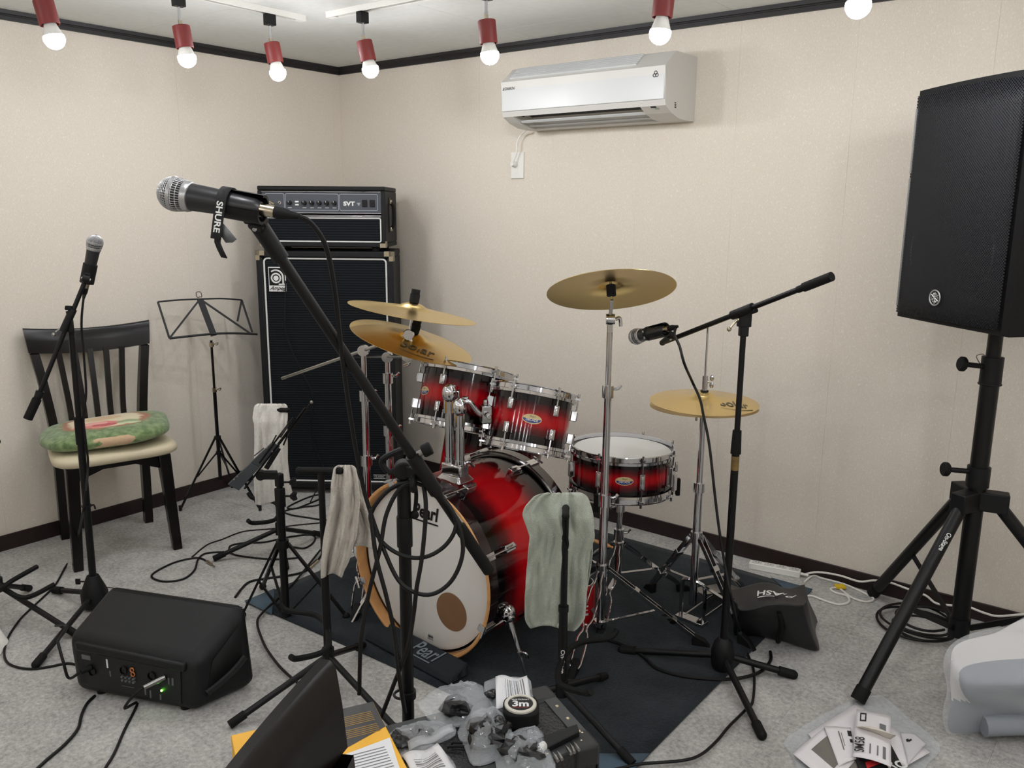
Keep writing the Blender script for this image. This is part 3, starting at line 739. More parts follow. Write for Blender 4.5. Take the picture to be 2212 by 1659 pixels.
def perf_mat():
    m = mat('perforated_grille', (34, 35, 39), .5, spec=.3); k = NT(m); tc = k.n('ShaderNodeTexCoord')
    mp = k.n('ShaderNodeMapping'); mp.inputs['Rotation'].default_value = (0, math.radians(45), 0); mp.inputs['Scale'].default_value = (170, 0, 170)
    k.l(tc.outputs['Object'], mp.inputs['Vector'])
    vo = k.n('ShaderNodeTexVoronoi'); vo.inputs['Randomness'].default_value = 0; vo.inputs['Scale'].default_value = 1; k.l(mp.outputs['Vector'], vo.inputs['Vector'])
    r = k.n('ShaderNodeValToRGB'); r.color_ramp.elements[0].position = .3; r.color_ramp.elements[0].color = (0, 0, 0, 1)
    r.color_ramp.elements[1].position = .4; r.color_ramp.elements[1].color = (1, 1, 1, 1)
    k.l(vo.outputs['Distance'], r.inputs['Fac']); k.l(r.outputs['Color'], k.b.inputs['Alpha'])
    return m
perf = perf_mat()
def gr(u, v):
    x = (u-.5)*(sw-.022); k = 2*u-1
    z0_, z1_ = .018+.001*k*k, sh-.02-.004*k*k
    return V((x, -.008-.012*(1-k*k), z0_+(z1_-z0_)*v))
gb = MB().grid(gr, 24, 10); gp_ = gb.build('grille', perf, sp, local=True, solid=.003)
# cones and horn behind the grille show faintly as raised rings
def gy(x, z): return -.0115-.012*(1-(2*x/sw)**2)
rimm = mat('rim_black', (74, 76, 82), .35)
MB().torus((0, -.003, .215), (0, 1, 0), .165, .009, 48, 8).build('woofer_surround', rimm, sp, local=True)
MB().lathe([(.156, .0), (.1, .004), (.05, .0055), (.045, .0), (.03, -.006), (0, -.008)], (0, -.003, .215), (0, 1, 0), 40).build('woofer_cone', mat('cone_black', (22, 22, 26), .5), sp, local=True)
MB().tube(loop(-.165, .165, .425, .62, -.004, .03), .007, 6, 0, True).build('horn_rim', rimm, sp, local=True)
MB().add([V((-.13, -.002, .45)), V((.13, -.002, .45)), V((.05, -.0085, .5)), V((-.05, -.0085, .5)), V((-.05, -.0085, .56)), V((.05, -.0085, .56)), V((.13, -.002, .6)), V((-.13, -.002, .6))], [(0, 1, 2, 3), (3, 2, 5, 4), (4, 5, 6, 7), (1, 6, 5, 2), (0, 3, 4, 7)]).build('horn', mat('horn_grey', (92, 95, 112), .3), sp, local=True, smooth=False)
for sx in (-1,):
    MB().bx((sx*(sw/2-.012), -.0125, .04), (sx*(sw/2-.019), -.004, sh*.62)).bx((sx*(sw/2-.012), -.0125, sh*.64), (sx*(sw/2-.019), -.004, sh-.06)).build('grille_edge', mat('grille_edge', (150, 150, 150), .4, metal=.6), sp, local=True)
# round emblem with crossed rods
lx, lz = .0-.02, .082; ly_ = gy(lx, lz)-.003
lg = MB().torus((lx, ly_, lz), (0, 1, 0), .0215, .0022, 32, 6).build('emblem', mat('emblem_silver', (190, 190, 188), .35, metal=.6), sp, local=True)
em = MB()
for k in range(6):
    a = math.radians(90+60*k); dx, dz = math.cos(a), math.sin(a)
    em.cyl((lx, ly_, lz), (lx+dx*.017, ly_, lz+dz*.017), .0022, .0016, 6)
    for s in (-1, 1):
        b_ = a+s*.45; em.cyl((lx+dx*.008, ly_, lz+dz*.008), (lx+math.cos(b_)*.0145, ly_, lz+math.sin(b_)*.0145), .0013, .0011, 5)
em.build('emblem_star', M_('emblem_silver'), lg, local=True)
PX = V((3.325, -.39, 0))
st = thing('speaker_stand', 'black tubular tripod stand holding up the loudspeaker', 'speaker stand', PX)
def uz(px, py): return up(PX, px, py).z
stm = mat('stand_black', (12, 12, 13), .38, spec=.35)
zh = uz(2108, 1085)
MB().cyl(PX+Zup*uz(2065, 1370), PX+Zup*uz(2127, 800), .0265, n=20).build('lower_tube', stm, st)
MB().cyl(PX+Zup*uz(2127, 800), PX+Zup*1.10, .0205, n=20).build('upper_tube', stm, st)
MB().cyl(PX+Zup*uz(2124, 830), PX+Zup*uz(2131, 770), .0305, n=20).torus(PX+Zup*uz(2124, 828), (0, 0, 1), .03, .003, 20, 6).build('collar', blkplastic, st)
MB().cyl(PX+Zup*uz(2110, 1050), PX+Zup*uz(2116, 1008), .033, n=20).build('collar', blkplastic, st)
for z, L, sg in ((uz(2128, 790), .052, -1), (uz(2113, 1018), .065, -1)):
    a = PX+Zup*z+RGT*sg*.028; bq = a+RGT*sg*L+Zup*.006
    MB().cyl(a, bq, .008, n=10).build('knob_bolt', stm, st)
    MB().lathe([(0, 0), (.018, 0), (.022, .004), (.022, .014), (.018, .018), (0, .018)], bq, (bq-a), 16).build('knob', rubber, st)
MB().tube([PX+Zup*uz(2128, 790)-RGT*.03, PX+Zup*(uz(2128, 790)+.03)-RGT*.05, PX+Zup*(uz(2128, 790)+.035)-RGT*.028, PX+Zup*(uz(2128, 790)+.01)-RGT*.026], .0015, 6).build('locking_pin_ring', steel, st)
f1, f2_ = V((2.985, -.05, .022)), fl(1855, 1520); f2_.z = .022
d1, d3 = (f1-PX), (f2_-PX); d1.z = d3.z = 0
f3 = PX-(d1.normalized()+d3.normalized())*.46; f3.z = .022; f3.y = min(f3.y, -.05)
hubb = MB()
for f in (f1, f2_, f3):
    d = V((f.x-PX.x, f.y-PX.y, 0)).normalized(); s = V((-d.y, d.x, 0))
    hubb.obox(PX+Zup*(zh+.01)+d*.045, d*.045, s*.024, Zup*.03)
    top = PX+d*.06+Zup*(zh+.005)
    lg_ = MB().cyl(top, f, .0195, n=18).build('leg', stm, st)
    e = (f-top).normalized(); MB().cyl(f-e*.03, f+e*.012, .022, n=18).build('foot', rubber, st)
    mid = top+(f-top)*.52; low = PX+Zup*(uz(2065, 1370)+.03)+d*.028
    MB().beam(mid-Zup*.018, low, .006, .018).build('leg_brace', stm, st)
hubb.build('hub', blkplastic, st, bevel=.004)
MB().cyl(PX+Zup*(uz(2065, 1370)), PX+Zup*(uz(2065, 1370)+.06), .031, n=20).build('lower_collar', blkplastic, st)
# white lettering along the near leg
d = V((f2_.x-PX.x, f2_.y-PX.y, 0)).normalized(); top = PX+d*.06+Zup*(zh+.005); e = (f2_-top).normalized()
q = top+e*.135; tn = (CAM-q); tn = (tn-e*tn.dot(e)).normalized(); ty = tn.cross(e)
def wr(a, b_, q=q, e=e, tn=tn, ty=ty): 
    th = (b_+.006)/.0197; return q+e*a+(tn*math.cos(th)+ty*math.sin(th))*.0199
MB().text('On-Stage', .02, q, e, ty, bold=.02, sx=.8, warp=wr).build('lettering', white_pr, st)
# ================================================================ DRUM KIT
def burst_mat(name, axis, red=(150, 8, 20), dark=(7, 2, 4), lo=.1, hi=.36):
    m = mat(name, red, .1, coat=.1, spec=.4); k = NT(m); tc = k.n('ShaderNodeTexCoord')
    sp = k.n('ShaderNodeSeparateXYZ'); k.l(tc.outputs['Generated'], sp.inputs[0])
    a = k.n('ShaderNodeMath', operation='SUBTRACT'); a.inputs[1].default_value = .5; k.l(sp.outputs['Z'], a.inputs[0])
    b = k.n('ShaderNodeMath', operation='ABSOLUTE'); k.l(a.outputs[0], b.inputs[0])
    # wood grain streaks along the shell
    nz = k.n('ShaderNodeTexNoise'); nz.inputs['Scale'].default_value = 30; mp = k.n('ShaderNodeMapping'); mp.inputs['Scale'].default_value = (1, 1, .08)
    k.l(tc.outputs['Object'], mp.inputs[0]); k.l(mp.outputs[0], nz.inputs['Vector'])
    ad = k.n('ShaderNodeMath', operation='MULTIPLY_ADD'); ad.inputs[1].default_value = .09; k.l(nz.outputs['Fac'], ad.inputs[0]); k.l(b.outputs[0], ad.inputs[2])
    r = k.n('ShaderNodeValToRGB'); e = r.color_ramp.elements; e[0].position = lo; e[0].color = (*lin(red), 1); e[1].position = hi; e[1].color = (*lin(dark), 1)
    x = e.new((lo+hi)/2); x.color = (*lin((96, 3, 12)), 1)
    k.l(ad.outputs[0], r.inputs['Fac']); k.l(r.outputs['Color'], k.b.inputs['Base Color'])
    return m
burst = burst_mat('red_burst_lacquer', 'Z', red=(178, 10, 22))
burst_bd = burst_mat('red_burst_lacquer_bass', 'Z', red=(198, 14, 24), lo=.17, hi=.42)
headm = mat('drum_head', (226, 226, 223), .55, bump=.08, bscale=900)
bheadm = mat('bass_head', (222, 219, 214), .5, noise=.02, nscale=6)
creamb = mat('badge_cream', (214, 190, 140), .35); blueb = mat('badge_blue', (38, 48, 120), .35)
KIT = 'red burst drum kit'
def lug(mb, a, R, z, h, w=.018):
    c = V((math.cos(a), math.sin(a), 0)); s = V((-c.y, c.x, 0))
    mb.obox(c*(R+.010)+Zup*z, c*.010, s*w/2, Zup*h/2)
    mb.cyl(c*(R+.016)+Zup*(z-h*.42), c*(R+.016)+Zup*(z+h*.42), w*.42, n=10)
def drum(name, label, M, R, H, nl, long_lug=False, badge_a=None, hoopw=.013, split=True, bottom_head=True, a_off=0):
    t = thing(name, label, 'drum', m=M, group=KIT+' drums')
    sh = MB().lathe([(R, -H/2), (R, H/2), (R-.006, H/2), (R-.006, -H/2)], n=64, closed=True).build('shell', burst, t, local=True)
    for s, nm in ((1, 'top'), (-1, 'bottom')):
        z = s*H/2
        prof = [(R+.003, z-s*.010), (R+.010, z-s*.013), (R+.011, z-s*.004), (R+.007, z-s*.002), (R+.007, z+s*.012), (R+.0115, z+s*.014), (R+.0105, z+s*.0165), (R+.0035, z+s*.016)]
        MB().lathe(prof, n=64, closed=True).build(nm+'_hoop', chrome, t, local=True)
        MB().lathe([(0, z+s*.0035), (R-.01, z+s*.0035), (R+.0032, z-s*.004), (R+.0032, z-s*.01)], n=64).build(nm+'_head', headm, t, local=True)
    for i in range(nl):
        a = a_off+2*math.pi*i/nl; c = V((math.cos(a), math.sin(a), 0))
        if long_lug:
            m = MB(); lug(m, a, R, 0, H*.42); m.build('lug', chrome, t, local=True, bevel=.002)
        else:
            for s in (1, -1):
                m = MB(); lug(m, a, R, s*(H/2-.05), .034); m.build('lug', chrome, t, local=True, bevel=.002)
        for s in (1, -1):
            e0 = H*.2 if long_lug else H/2-.034
            MB().cyl(c*(R+.016)+Zup*s*e0, c*(R+.016)+Zup*s*(H/2+.02), .0028, n=8).cyl(c*(R+.016)+Zup*s*(H/2+.010), c*(R+.016)+Zup*s*(H/2+.024), .0045, n=8).obox(c*(R+.014)+Zup*s*(H/2+.006), c*.008, V((-c.y, c.x, 0))*.008, Zup*.003).build('tension_rod', chrome, t, local=True)
    if badge_a is not None:
        c = V((math.cos(badge_a), math.sin(badge_a), 0)); s = V((-c.y, c.x, 0))
        def wp(x, y, o=.0012): th = x/R; return (c*math.cos(th)+s*math.sin(th))*(R+o)+Zup*y
        bd = MB(); n = 28
        for k, (m_, o) in enumerate((((1, 1), .0012), ((.93, .9), .0018))):
            ring = [wp(.031*m_[0]*math.cos(2*math.pi*i/n), .015*m_[1]*math.sin(2*math.pi*i/n), o) for i in range(n)]
            if k == 0: bd.slot(0).add([wp(0, 0, o)]+ring, [(0, i+1, (i+1) % n+1) for i in range(n)])
            else:
                lo = [wp(.031*.93*math.cos(math.pi+math.pi*i/14), .015*.88*math.sin(math.pi+math.pi*i/14)*1.0+.001, o) for i in range(15)]
                bd.slot(1).add([wp(0, -.0005, o)]+lo, [(0, i+1, i+2) for i in range(14)])
        b_ = bd.build('badge', [creamb, blueb], t, local=True)
        MB().text('DECADE', .0098, (0, 0, 0), s, Zup, bold=.02, warp=lambda x, y: wp(x, y-.0035, .0024)).build('badge_name', white_pr, b_, local=True)
        MB().text('Pearl', .0085, (0, 0, 0), s, Zup, shear=.3, warp=lambda x, y: wp(x, y+.0075, .0024)).build('badge_script', dk, b_, local=True)
    return t
tn_ = V((-.03, .32, .947)).normalized()
def dframe(o, n, xdir=(1, 0, 0)): X, Y, Z = frame(n, xdir); return fmat(o, X, Y, Z)
T10 = V((2.136, -1.09, .752)); T12 = V((1.835, -1.07, .775))
camang = math.atan2(-.8, .6)
drum('rack_tom', 'smaller red burst rack tom with oval badge beside the snare drum', dframe(T10, tn_), .127, .175, 6, badge_a=camang+.02, a_off=camang+math.pi/6)
drum('rack_tom', 'larger red burst rack tom nearer the tall bass cabinet', dframe(T12, tn_), .152, .19, 6, badge_a=camang-1.05, a_off=camang-.45)
SN = V((2.236, -.668, .512))
snare = drum('snare_drum', 'shallow red burst snare drum with white top head on its stand', dframe(SN, (.0, .03, 1)), .178, .135, 8, True, camang-.05, a_off=camang+.26)
# strainer on the right side of the snare
a = camang+1.02; c = V((math.cos(a), math.sin(a), 0)); s = V((-c.y, c.x, 0)); R = .178
MB().obox(c*(R+.012), c*.012, s*.016, Zup*.035).cyl(c*(R+.03)+Zup*.02, c*(R+.03)+Zup*.055, .006, n=10).obox(c*(R+.026)-Zup*.02, c*.006, s*.012, Zup*.03).build('strainer', chrome, snare, local=True, bevel=.002)
ftn = V((.12, .1, 1)).normalized()
ft = drum('floor_tom', 'deep red floor tom half hidden behind the bass drum', dframe(V((1.6, -.64, .40)), ftn), .203, .38, 8, badge_a=None)
for k in range(3):
    a = 1.2+2.1*k; c = V((math.cos(a), math.sin(a), 0)); c2 = ftn.to_track_quat('Z', 'Y').to_matrix() @ c
    MB().cyl(c*.225+Zup*.0, c*.232-Zup*.385+c*.0, .006, n=8).cyl(c*.232-Zup*.37, c*.232-Zup*.395, .012, n=10).obox(c*.215-Zup*.02, c*.012, V((-c.y, c.x, 0))*.014, Zup*.022).build('leg', chrome, ft, local=True)

# ---- bass drum (local z = playing axis towards the front head)
BD = V((1.95, -1.19, .292)); R, H = .279, .40
bdM = fmat(BD, (1, 0, 0), (0, 0, 1), (0, -1, 0))
bd = thing('bass_drum', 'red burst bass drum with white front head and natural wood hoop', 'drum', m=bdM, group=KIT+' drums')
MB().lathe([(R, -H/2), (R, H/2), (R-.008, H/2), (R-.008, -H/2)], n=96, closed=True).build('shell', burst_bd, bd, local=True)
hoopout = mat('hoop_lacquer', (30, 8, 10), .15, coat=.8)
for s, nm in ((1, 'front'), (-1, 'rear')):
    z0, z1 = s*(H/2-.008), s*(H/2+.034)
    hb = MB(); Ro, Ri = R+.016, R+.0045
    hb.slot(0).lathe([(Ro, z0), (Ro, z1-s*.003)], n=96).slot(1).lathe([(Ro, z1-s*.003), (Ro-.003, z1), (Ri+.002, z1), (Ri, z1-s*.002), (Ri, z0), (Ro, z0)], n=96)
    hb.build(nm+'_hoop', [hoopout, wood_nat] if s > 0 else [hoopout, hoopout], bd, local=True)
    MB().lathe([(0, s*(H/2+.003)), (R-.02, s*(H/2+.003)), (R+.002, s*(H/2-.004)), (R+.004, s*(H/2-.006))], n=96).build(nm+'_head', bheadm, bd, local=True)
MB().torus((0, 0, H/2-.012), (0, 0, 1), R+.008, .004, 96, 6).build('head_rim', chrome, bd, local=True)
MB().torus((0, 0, -H/2+.012), (0, 0, 1), R+.010, .005, 96, 6).build('head_rim', chrome_dull, bd, local=True)
for i in range(8):
    a = math.radians(22.5+45*i); c = V((math.cos(a), math.sin(a), 0)); q = V((-c.y, c.x, 0))
    for s in (1, -1):
        MB().obox(c*(R+.012)+Zup*s*(H/2-.085), c*.012, q*.012, Zup*.022).cyl(c*(R+.020)+Zup*s*(H/2-.11), c*(R+.020)+Zup*s*(H/2-.06), .007, n=10).build('lug', chrome, bd, local=True, bevel=.002)
        MB().cyl(c*(R+.021)+Zup*s*(H/2-.07), c*(R+.021)+Zup*s*(H/2+.045), .0035, n=8).tube([c*(R+.022)+Zup*s*(H/2+.045)+q*v for v in (-.02, -.008, .008, .02)], .004, 6).build('tension_rod', chrome, bd, local=True)
        MB().obox(c*(R+.019)+Zup*s*(H/2+.012), c*.004, q*.012, Zup*.022).obox(c*(R+.008)+Zup*s*(H/2+.036), c*.013, q*.012, Zup*.003).build('claw', chrome, bd, local=True, bevel=.001)
hz = H/2+.0045
port = onp(975, 1322, BD+V((0, -hz, 0)), V((0, -1, 0))); port_l = bdM.inverted() @ port
MB().disc((port_l.x, port_l.y, hz-.001), (0, 0, 1), .063, 40, .0015).build('port_patch', mat('port_brown', (126, 92, 62), .7, noise=.05, nscale=10), bd, local=True)
lg0 = onp(921, 1108, BD+V((0, -hz, 0)), V((0, -1, 0))); lg_l = bdM.inverted() @ lg0
MB().text('Pearl', .062, (lg_l.x-.006, lg_l.y, hz), (1, 0, 0), (0, 1, 0), ext=.0006, shear=.2, bold=.03, sx=.85).bx((lg_l.x-.05, lg_l.y-.034, hz), (lg_l.x+.05, lg_l.y-.029, hz+.0006)).build('head_lettering', blk, bd, local=True)
cr = onp(930, 1378, BD+V((0, -hz, 0)), V((0, -1, 0))); crl = bdM.inverted() @ cr
m = MB().text('REMO', .0095, (crl.x, crl.y-.004, hz), (1, 0, 0), (0, 1, 0), ext=.0006)
for k in range(5): m.prism([(-.002, 0), (.002, 0), (0, .01)], (crl.x+(k-2)*.0045, crl.y+.002, hz), (1, 0, 0), (.0, 1, 0), .0005)
m.build('head_mark', M_('dark_print'), bd, local=True)
# tom mount on the shell
mo = V((1.975, -1.275, .575))
MB().hexa([mo+V(p) for p in ((-.055, -.04, -.012), (.055, -.04, -.012), (.055, .04, -.012), (-.055, .04, -.012), (-.035, -.025, .012), (.035, -.025, .012), (.035, .025, .012), (-.035, .025, .012))]).bx(mo+V((-.042, -.022, .0)), mo+V((.042, .022, .045))).build('tom_mount', chrome, bd, bevel=.006)
for (x, ptop, tom, TR_, idx) in ((-.022, (962, 858), T12, .152, 0), (.022, (994, 888), T10, .127, 1)):
    g0 = mo+V((x, 0, .045)); tp = up(g0, *ptop)
    MB().cyl(g0-Zup*.02, tp, .0145, n=16).build('tom_post', chrome, bd)
    MB().cyl(g0-Zup*.012, g0+Zup*.014, .017, n=16).tube([g0+RGT*.015, g0+RGT*.03+Zup*.006, g0+RGT*.045-Zup*.01], .005, 8).build('memory_lock', chrome, bd)
    out = V((tom.x, tom.y, tom.z+.01)); d = (out-tp); d = V((d.x, d.y, 0)).normalized()
    MB().sphere(tp+Zup*.012, .024, 16, 10, (1, 1, 1.3)).obox(tp-Zup*.025, RGT*.017, V((FWD.x, FWD.y, 0))*.012, Zup*.028).build('tilter', chrome, bd, bevel=.004)
    e = tom-d*(TR_+.02)+Zup*(.03 if idx else .04); 
    MB().tube([tp+Zup*.02, tp+Zup*.028+d*.03, e-d*.02, e+d*.008], .0085, 12).build('l_rod', chrome, bd)
    MB().obox(e, d*.016, V((-d.y, d.x, 0))*.022, Zup*.028).cyl(e-V((-d.y, d.x, 0))*.03, e-V((-d.y, d.x, 0))*.05, .009, n=10).cyl(e+Zup*.028, e+Zup*.045, .008, n=10).build('tom_clamp', chrome, bd, bevel=.005)
# spurs
for s, (px, py) in ((1, (1135, 1460)), (-1, (752, 1345))):
    a0 = BD+V((s*.262, -.12, -.10)); f = fl(px, py) if s > 0 else V((1.62, -1.42, 0)); f = V((f.x, f.y, .004))
    k = a0+V((s*.03, -.01, -.02))
    sp_ = MB().sphere(a0+V((s*.008, 0, 0)), .028, 16, 10).cyl(a0, k, .02, n=14).build('spur_bracket', chrome, bd)
    m1 = k+(f-k)*.58
    MB().cyl(k, m1, .0085, n=12).cyl(m1, f, .005, n=10).cyl(m1-(f-k)*.03, m1+(f-k)*.05, .0105, n=10).build('spur', chrome, bd)
    MB().tube([m1+RGT*.01, m1+RGT*.022-Zup*.006, m1+RGT*.026-Zup*.02], .005, 8).build('wing_screw', chrome, bd)

# ================================================================ CYMBALS AND STANDS
def brass_mat():
    m = mat('brass_cymbal', (222, 194, 130), .27, metal=1); k = NT(m); tc = k.n('ShaderNodeTexCoord')
    ln = k.n('ShaderNodeVectorMath', operation='LENGTH'); mp = k.n('ShaderNodeMapping'); mp.inputs['Scale'].default_value = (1, 1, 0); k.l(tc.outputs['Object'], mp.inputs[0]); k.l(mp.outputs[0], ln.inputs[0])
    w = k.n('ShaderNodeTexNoise', noise_dimensions='1D'); w.inputs['Scale'].default_value = 420; w.inputs['Detail'].default_value = 2; k.l(ln.outputs['Value'], w.inputs['W'])
    bp = k.n('ShaderNodeBump'); bp.inputs['Strength'].default_value = .22; bp.inputs['Distance'].default_value = .001; k.l(w.outputs['Fac'], bp.inputs['Height']); k.l(bp.outputs['Normal'], k.b.inputs['Normal'])
    k.b.inputs['Anisotropic'].default_value = .6
    tg = k.n('ShaderNodeTangent', direction_type='RADIAL', axis='Z'); k.l(tg.outputs[0], k.b.inputs['Tangent'])
    return m
brass = brass_mat(); cym_print = mat('cymbal_print', (92, 84, 62), .6)
def cymbal(c, n, R, label, tdir=None, cup=.022, bell=.09, text=True, grp='brass cymbals of the drum kit', toff=(0, -.52), flip=1):
    X, Y, Z = frame(n, tdir or RGT)
    M = fmat(c, X, Y, Z); t = thing('cymbal', label, 'cymbal', m=M, group=grp)
    br = R*.22; pr = [(.006, cup+.012), (br*.5, cup+.009), (br*.85, cup+.002), (br, cup-.004), (R*.5, cup*.55), (R*.8, cup*.2), (R, 0), (R, -.0012), (R*.8, cup*.2-.0015), (R*.5, cup*.55-.0015), (br, cup-.006), (br*.85, cup), (br*.5, cup+.007), (.006, cup+.010)]
    pr = [(r, flip*z) for r, z in pr]
    MB().lathe(pr, n=72, closed=True).build('disc', brass, t, local=True, angle=60)
    if text:
        def hgt(x, y): r = math.hypot(x, y)/R; return cup*.55*(1-max(0, (r-.5)/.5))**1.1*(1 if r > .5 else 1)+.0012
        # lettering lies across the near side of the disc
        def wp(x, y): x2, y2 = x+R*toff[0], y+R*toff[1]; return V((x2, y2, hgt(x2, y2)))
        m = MB().text('Solar', R*.42, (0, 0, 0), (1, 0, 0), (0, 1, 0), bold=.012, sx=.62, warp=wp)
        arc = [wp(R*x, -R*.2-R*.07*(1-(x/.3)**2)) for x in (-.28, -.2, -.1, 0, .1, .2, .3)]
        for i in range(len(arc)-1):
            q = arc[i+1]-arc[i]; w0 = R*.012*(i/6+.3)
            m.add([arc[i]-V((0, w0, 0)), arc[i+1]-V((0, w0+R*.002, 0)), arc[i+1]+V((0, w0, 0)), arc[i]+V((0, w0, 0))], [(0, 1, 2, 3)])
        m.build('lettering', cym_print, t, local=True, smooth=False)
    return t, M
nA, nB = V((.111, .134, .985)).normalized(), V((.269, .132, .954)).normalized()
cA, cB = V((1.7365, -1.216, 1.0805)), V((1.691, -1.177, .9735))
cymbal(cA, nA, .2145, 'upper brass cymbal of the pair beside the bass cabinet', text=False)
cymbal(cB, nB, .2145, 'lower brass cymbal of the pair with dark lettering', tdir=V((.84, .54, 0)), toff=(.2, -.5))
HH = V((2.54, -.665, 0)); zh1 = up(HH, 1520, 866).z
cymbal(HH+Zup*(zh1-.003), (.02, -.02, 1), .178, 'upper hi-hat cymbal with dark lettering', tdir=RGT, toff=(.45, -.4), cup=.024)
cymbal(HH+Zup*(zh1-.02), (.02, -.02, -1), .178, 'lower hi-hat cymbal turned upside down', tdir=RGT, cup=.024, text=False)
CR = V((2.33, -.932, 0)); cC = up(CR, 1317, 628); nC = V((-.284, .284, .915)).normalized()
cymbal(cC, nC, .203, 'brass cymbal tilted to show its underside on the straight stand', text=False, flip=1)

def dbl_leg(t, top, foot, w=.022, spread=None, rod=False):
    """double braced leg: two flat strips (or bent wires) with a rubber foot"""
    d = (foot-top).normalized(); s = d.cross(Zup).normalized(); 
    m = MB()
    for k in (-1, 1):
        if rod:
            L = (foot-top).length
            pts = [top+s*k*.008, top+d*L*.12+s*k*.01, top+d*L*.2+s*k*.017, top+d*L*.48+s*k*.017, top+d*L*.55+s*k*.007, top+d*L*.62+s*k*.007, top+d*L*.68+s*k*.016, top+d*L*.93+s*k*.016, foot+s*k*.004]
            m.tube(pts, .0034, 6, 2)
        else: m.beam(top+s*k*w*.5, foot+s*k*w*.4-d*.03, .003, .014, d.cross(s))
    m.build('leg', chrome, t)
    for f_ in (.3, .7):
        if not rod: p = top+(foot-top)*f_; MB().obox(p, s*(w*.5+.003), d*.009, d.cross(s)*.009).build('rivet_spacer', chrome, t)
    q = V((foot.x-top.x, foot.y-top.y, 0)).normalized()
    MB().hexa([foot+V(v) for v in ([*(q*-.03+s*-.012)[:2], -foot.z], [*(q*.035+s*-.012)[:2], -foot.z], [*(q*.035+s*.012)[:2], -foot.z], [*(q*-.03+s*.012)[:2], -foot.z])]+[foot+V(v) for v in ([*(q*-.035+s*-.011)[:2], .03], [*(q*.01+s*-.011)[:2], .012], [*(q*.01+s*.011)[:2], .012], [*(q*-.035+s*.011)[:2], .03])]).build('rubber_foot', rubber, t, bevel=.004)
def braces(t, c, zb, top, foot, f=.55):
    MB().beam(c+Zup*zb, top+(foot-top)*f, .014, .003).build('leg_brace', chrome, t)
def cstand(label, c, feet, zcol, segs, rods=None):
    t = thing('cymbal_stand', label, 'cymbal stand', c, 'chrome cymbal stands')
    for (z0, z1, r) in segs: MB().cyl(c+Zup*z0, c+Zup*z1, r, n=16).build('tube', chrome, t)
    for (z0, z1, r) in segs[:-1]:
        MB().cyl(c+Zup*(z1-.028), c+Zup*(z1+.012), r+.0065, n=16).build('clamp', chrome, t)
        MB().tube([c+Zup*z1+RGT*r, c+Zup*(z1)+RGT*(r+.018), c+Zup*(z1+.012)+RGT*(r+.03)], .005, 8).build('wing_bolt', chrome, t)
    MB().cyl(c+Zup*(zcol-.02), c+Zup*(zcol+.02), segs[0][2]+.008, n=16).build('leg_collar', chrome, t)
    MB().cyl(c+Zup*.03, c+Zup*.05, segs[0][2]+.008, n=16).cyl(c+Zup*.012, c+Zup*.03, .008, n=10).build('base_collar', chrome, t)
    for i, f in enumerate(feet):
        f = V((f[0], f[1], .018)); top = c+Zup*zcol+V((f.x-c.x, f.y-c.y, 0)).normalized()*.02
        dbl_leg(t, top, f, rod=(rods and i in rods)); braces(t, c, .04, top, f)
    return t
# straight stand right of the toms
def zz(px, py): return up(CR, px, py).z
t = cstand('straight chrome cymbal stand beside the snare drum', CR, [fl(1515, 1398), fl(1238, 1462), (2.06, -.80)], zz(1305, 1230), [(.03, zz(1303, 1075), .0145), (zz(1303, 1075), zz(1308, 840), .0125), (zz(1308, 840), zz(1316, 700), .0095)], rods=(1,))
pv = up(CR, 1317, 690)
MB().lathe([(0, -.014), (.017, -.014), (.019, 0), (.017, .014), (0, .014)], pv, RGT, 18).obox(pv-Zup*.02, RGT*.008, V((FWD.x, FWD.y, 0))*.01, Zup*.02).build('tilter', chrome, t)
MB().tube([pv+RGT*.016, pv+RGT*.03+Zup*.004, pv+RGT*.034-Zup*.022], .006, 8).build('wing_bolt', chrome, t)
MB().cyl(pv, cC-nC*.03, .006, n=12).cyl(cC-nC*.03, cC+nC*.055, .0045, n=10).build('tilter_rod', chrome, t)
MB().cyl(cC-nC*.016, cC+nC*.018, .015, n=16).build('felt', felt, t)
MB().cyl(cC+nC*.038, cC+nC*.058, .012, .010, n=12).build('wing_nut', chrome, t)
# two boom stands by the bass cabinet
def boom_stand(label, c, piv, tilt, nn, end_px, ccym, feet, zcol, segs, fz=.02, rods=None):
    t = cstand(label, c, feet, zcol, segs, rods)
    d = (tilt-piv).normalized(); back = piv-d*.6
    MB().cyl(back, tilt, .0065, n=12).cyl(back, back+d*.02, .007, n=12).build('boom_arm', chrome_dull, t)
    MB().lathe([(0, -.014), (.02, -.014), (.022, 0), (.02, .014), (0, .014)], piv, V((FWD.x, FWD.y, 0)), 18).build('boom_tilter', chrome, t)
    MB().lathe([(0, -.012), (.017, -.012), (.019, 0), (.017, .012), (0, .012)], tilt, V((FWD.x, FWD.y, 0)), 16).tube([tilt-Zup*.01, tilt-Zup*.024+RGT*.006, tilt-Zup*.034-RGT*.012], .006, 8).build('cymbal_tilter', chrome, t)
    MB().cyl(tilt, ccym+nn*.07, .0042, n=10).build('cymbal_rod', chrome, t)
    MB().cyl(ccym+nn*.034, ccym+nn*.062, .0165, n=16).cyl(ccym+nn*.0625, ccym+nn*.078, .0145, n=16).cyl(ccym-nn*.004, ccym+nn*.015, .014, n=16).build('felt', felt, t)
    return t
S1 = V((1.468, -1.196, 0)); S2 = V((1.449, -1.062, 0))
p1_, p2_ = up(S1, 776, 757), up(S2, 829, 771)
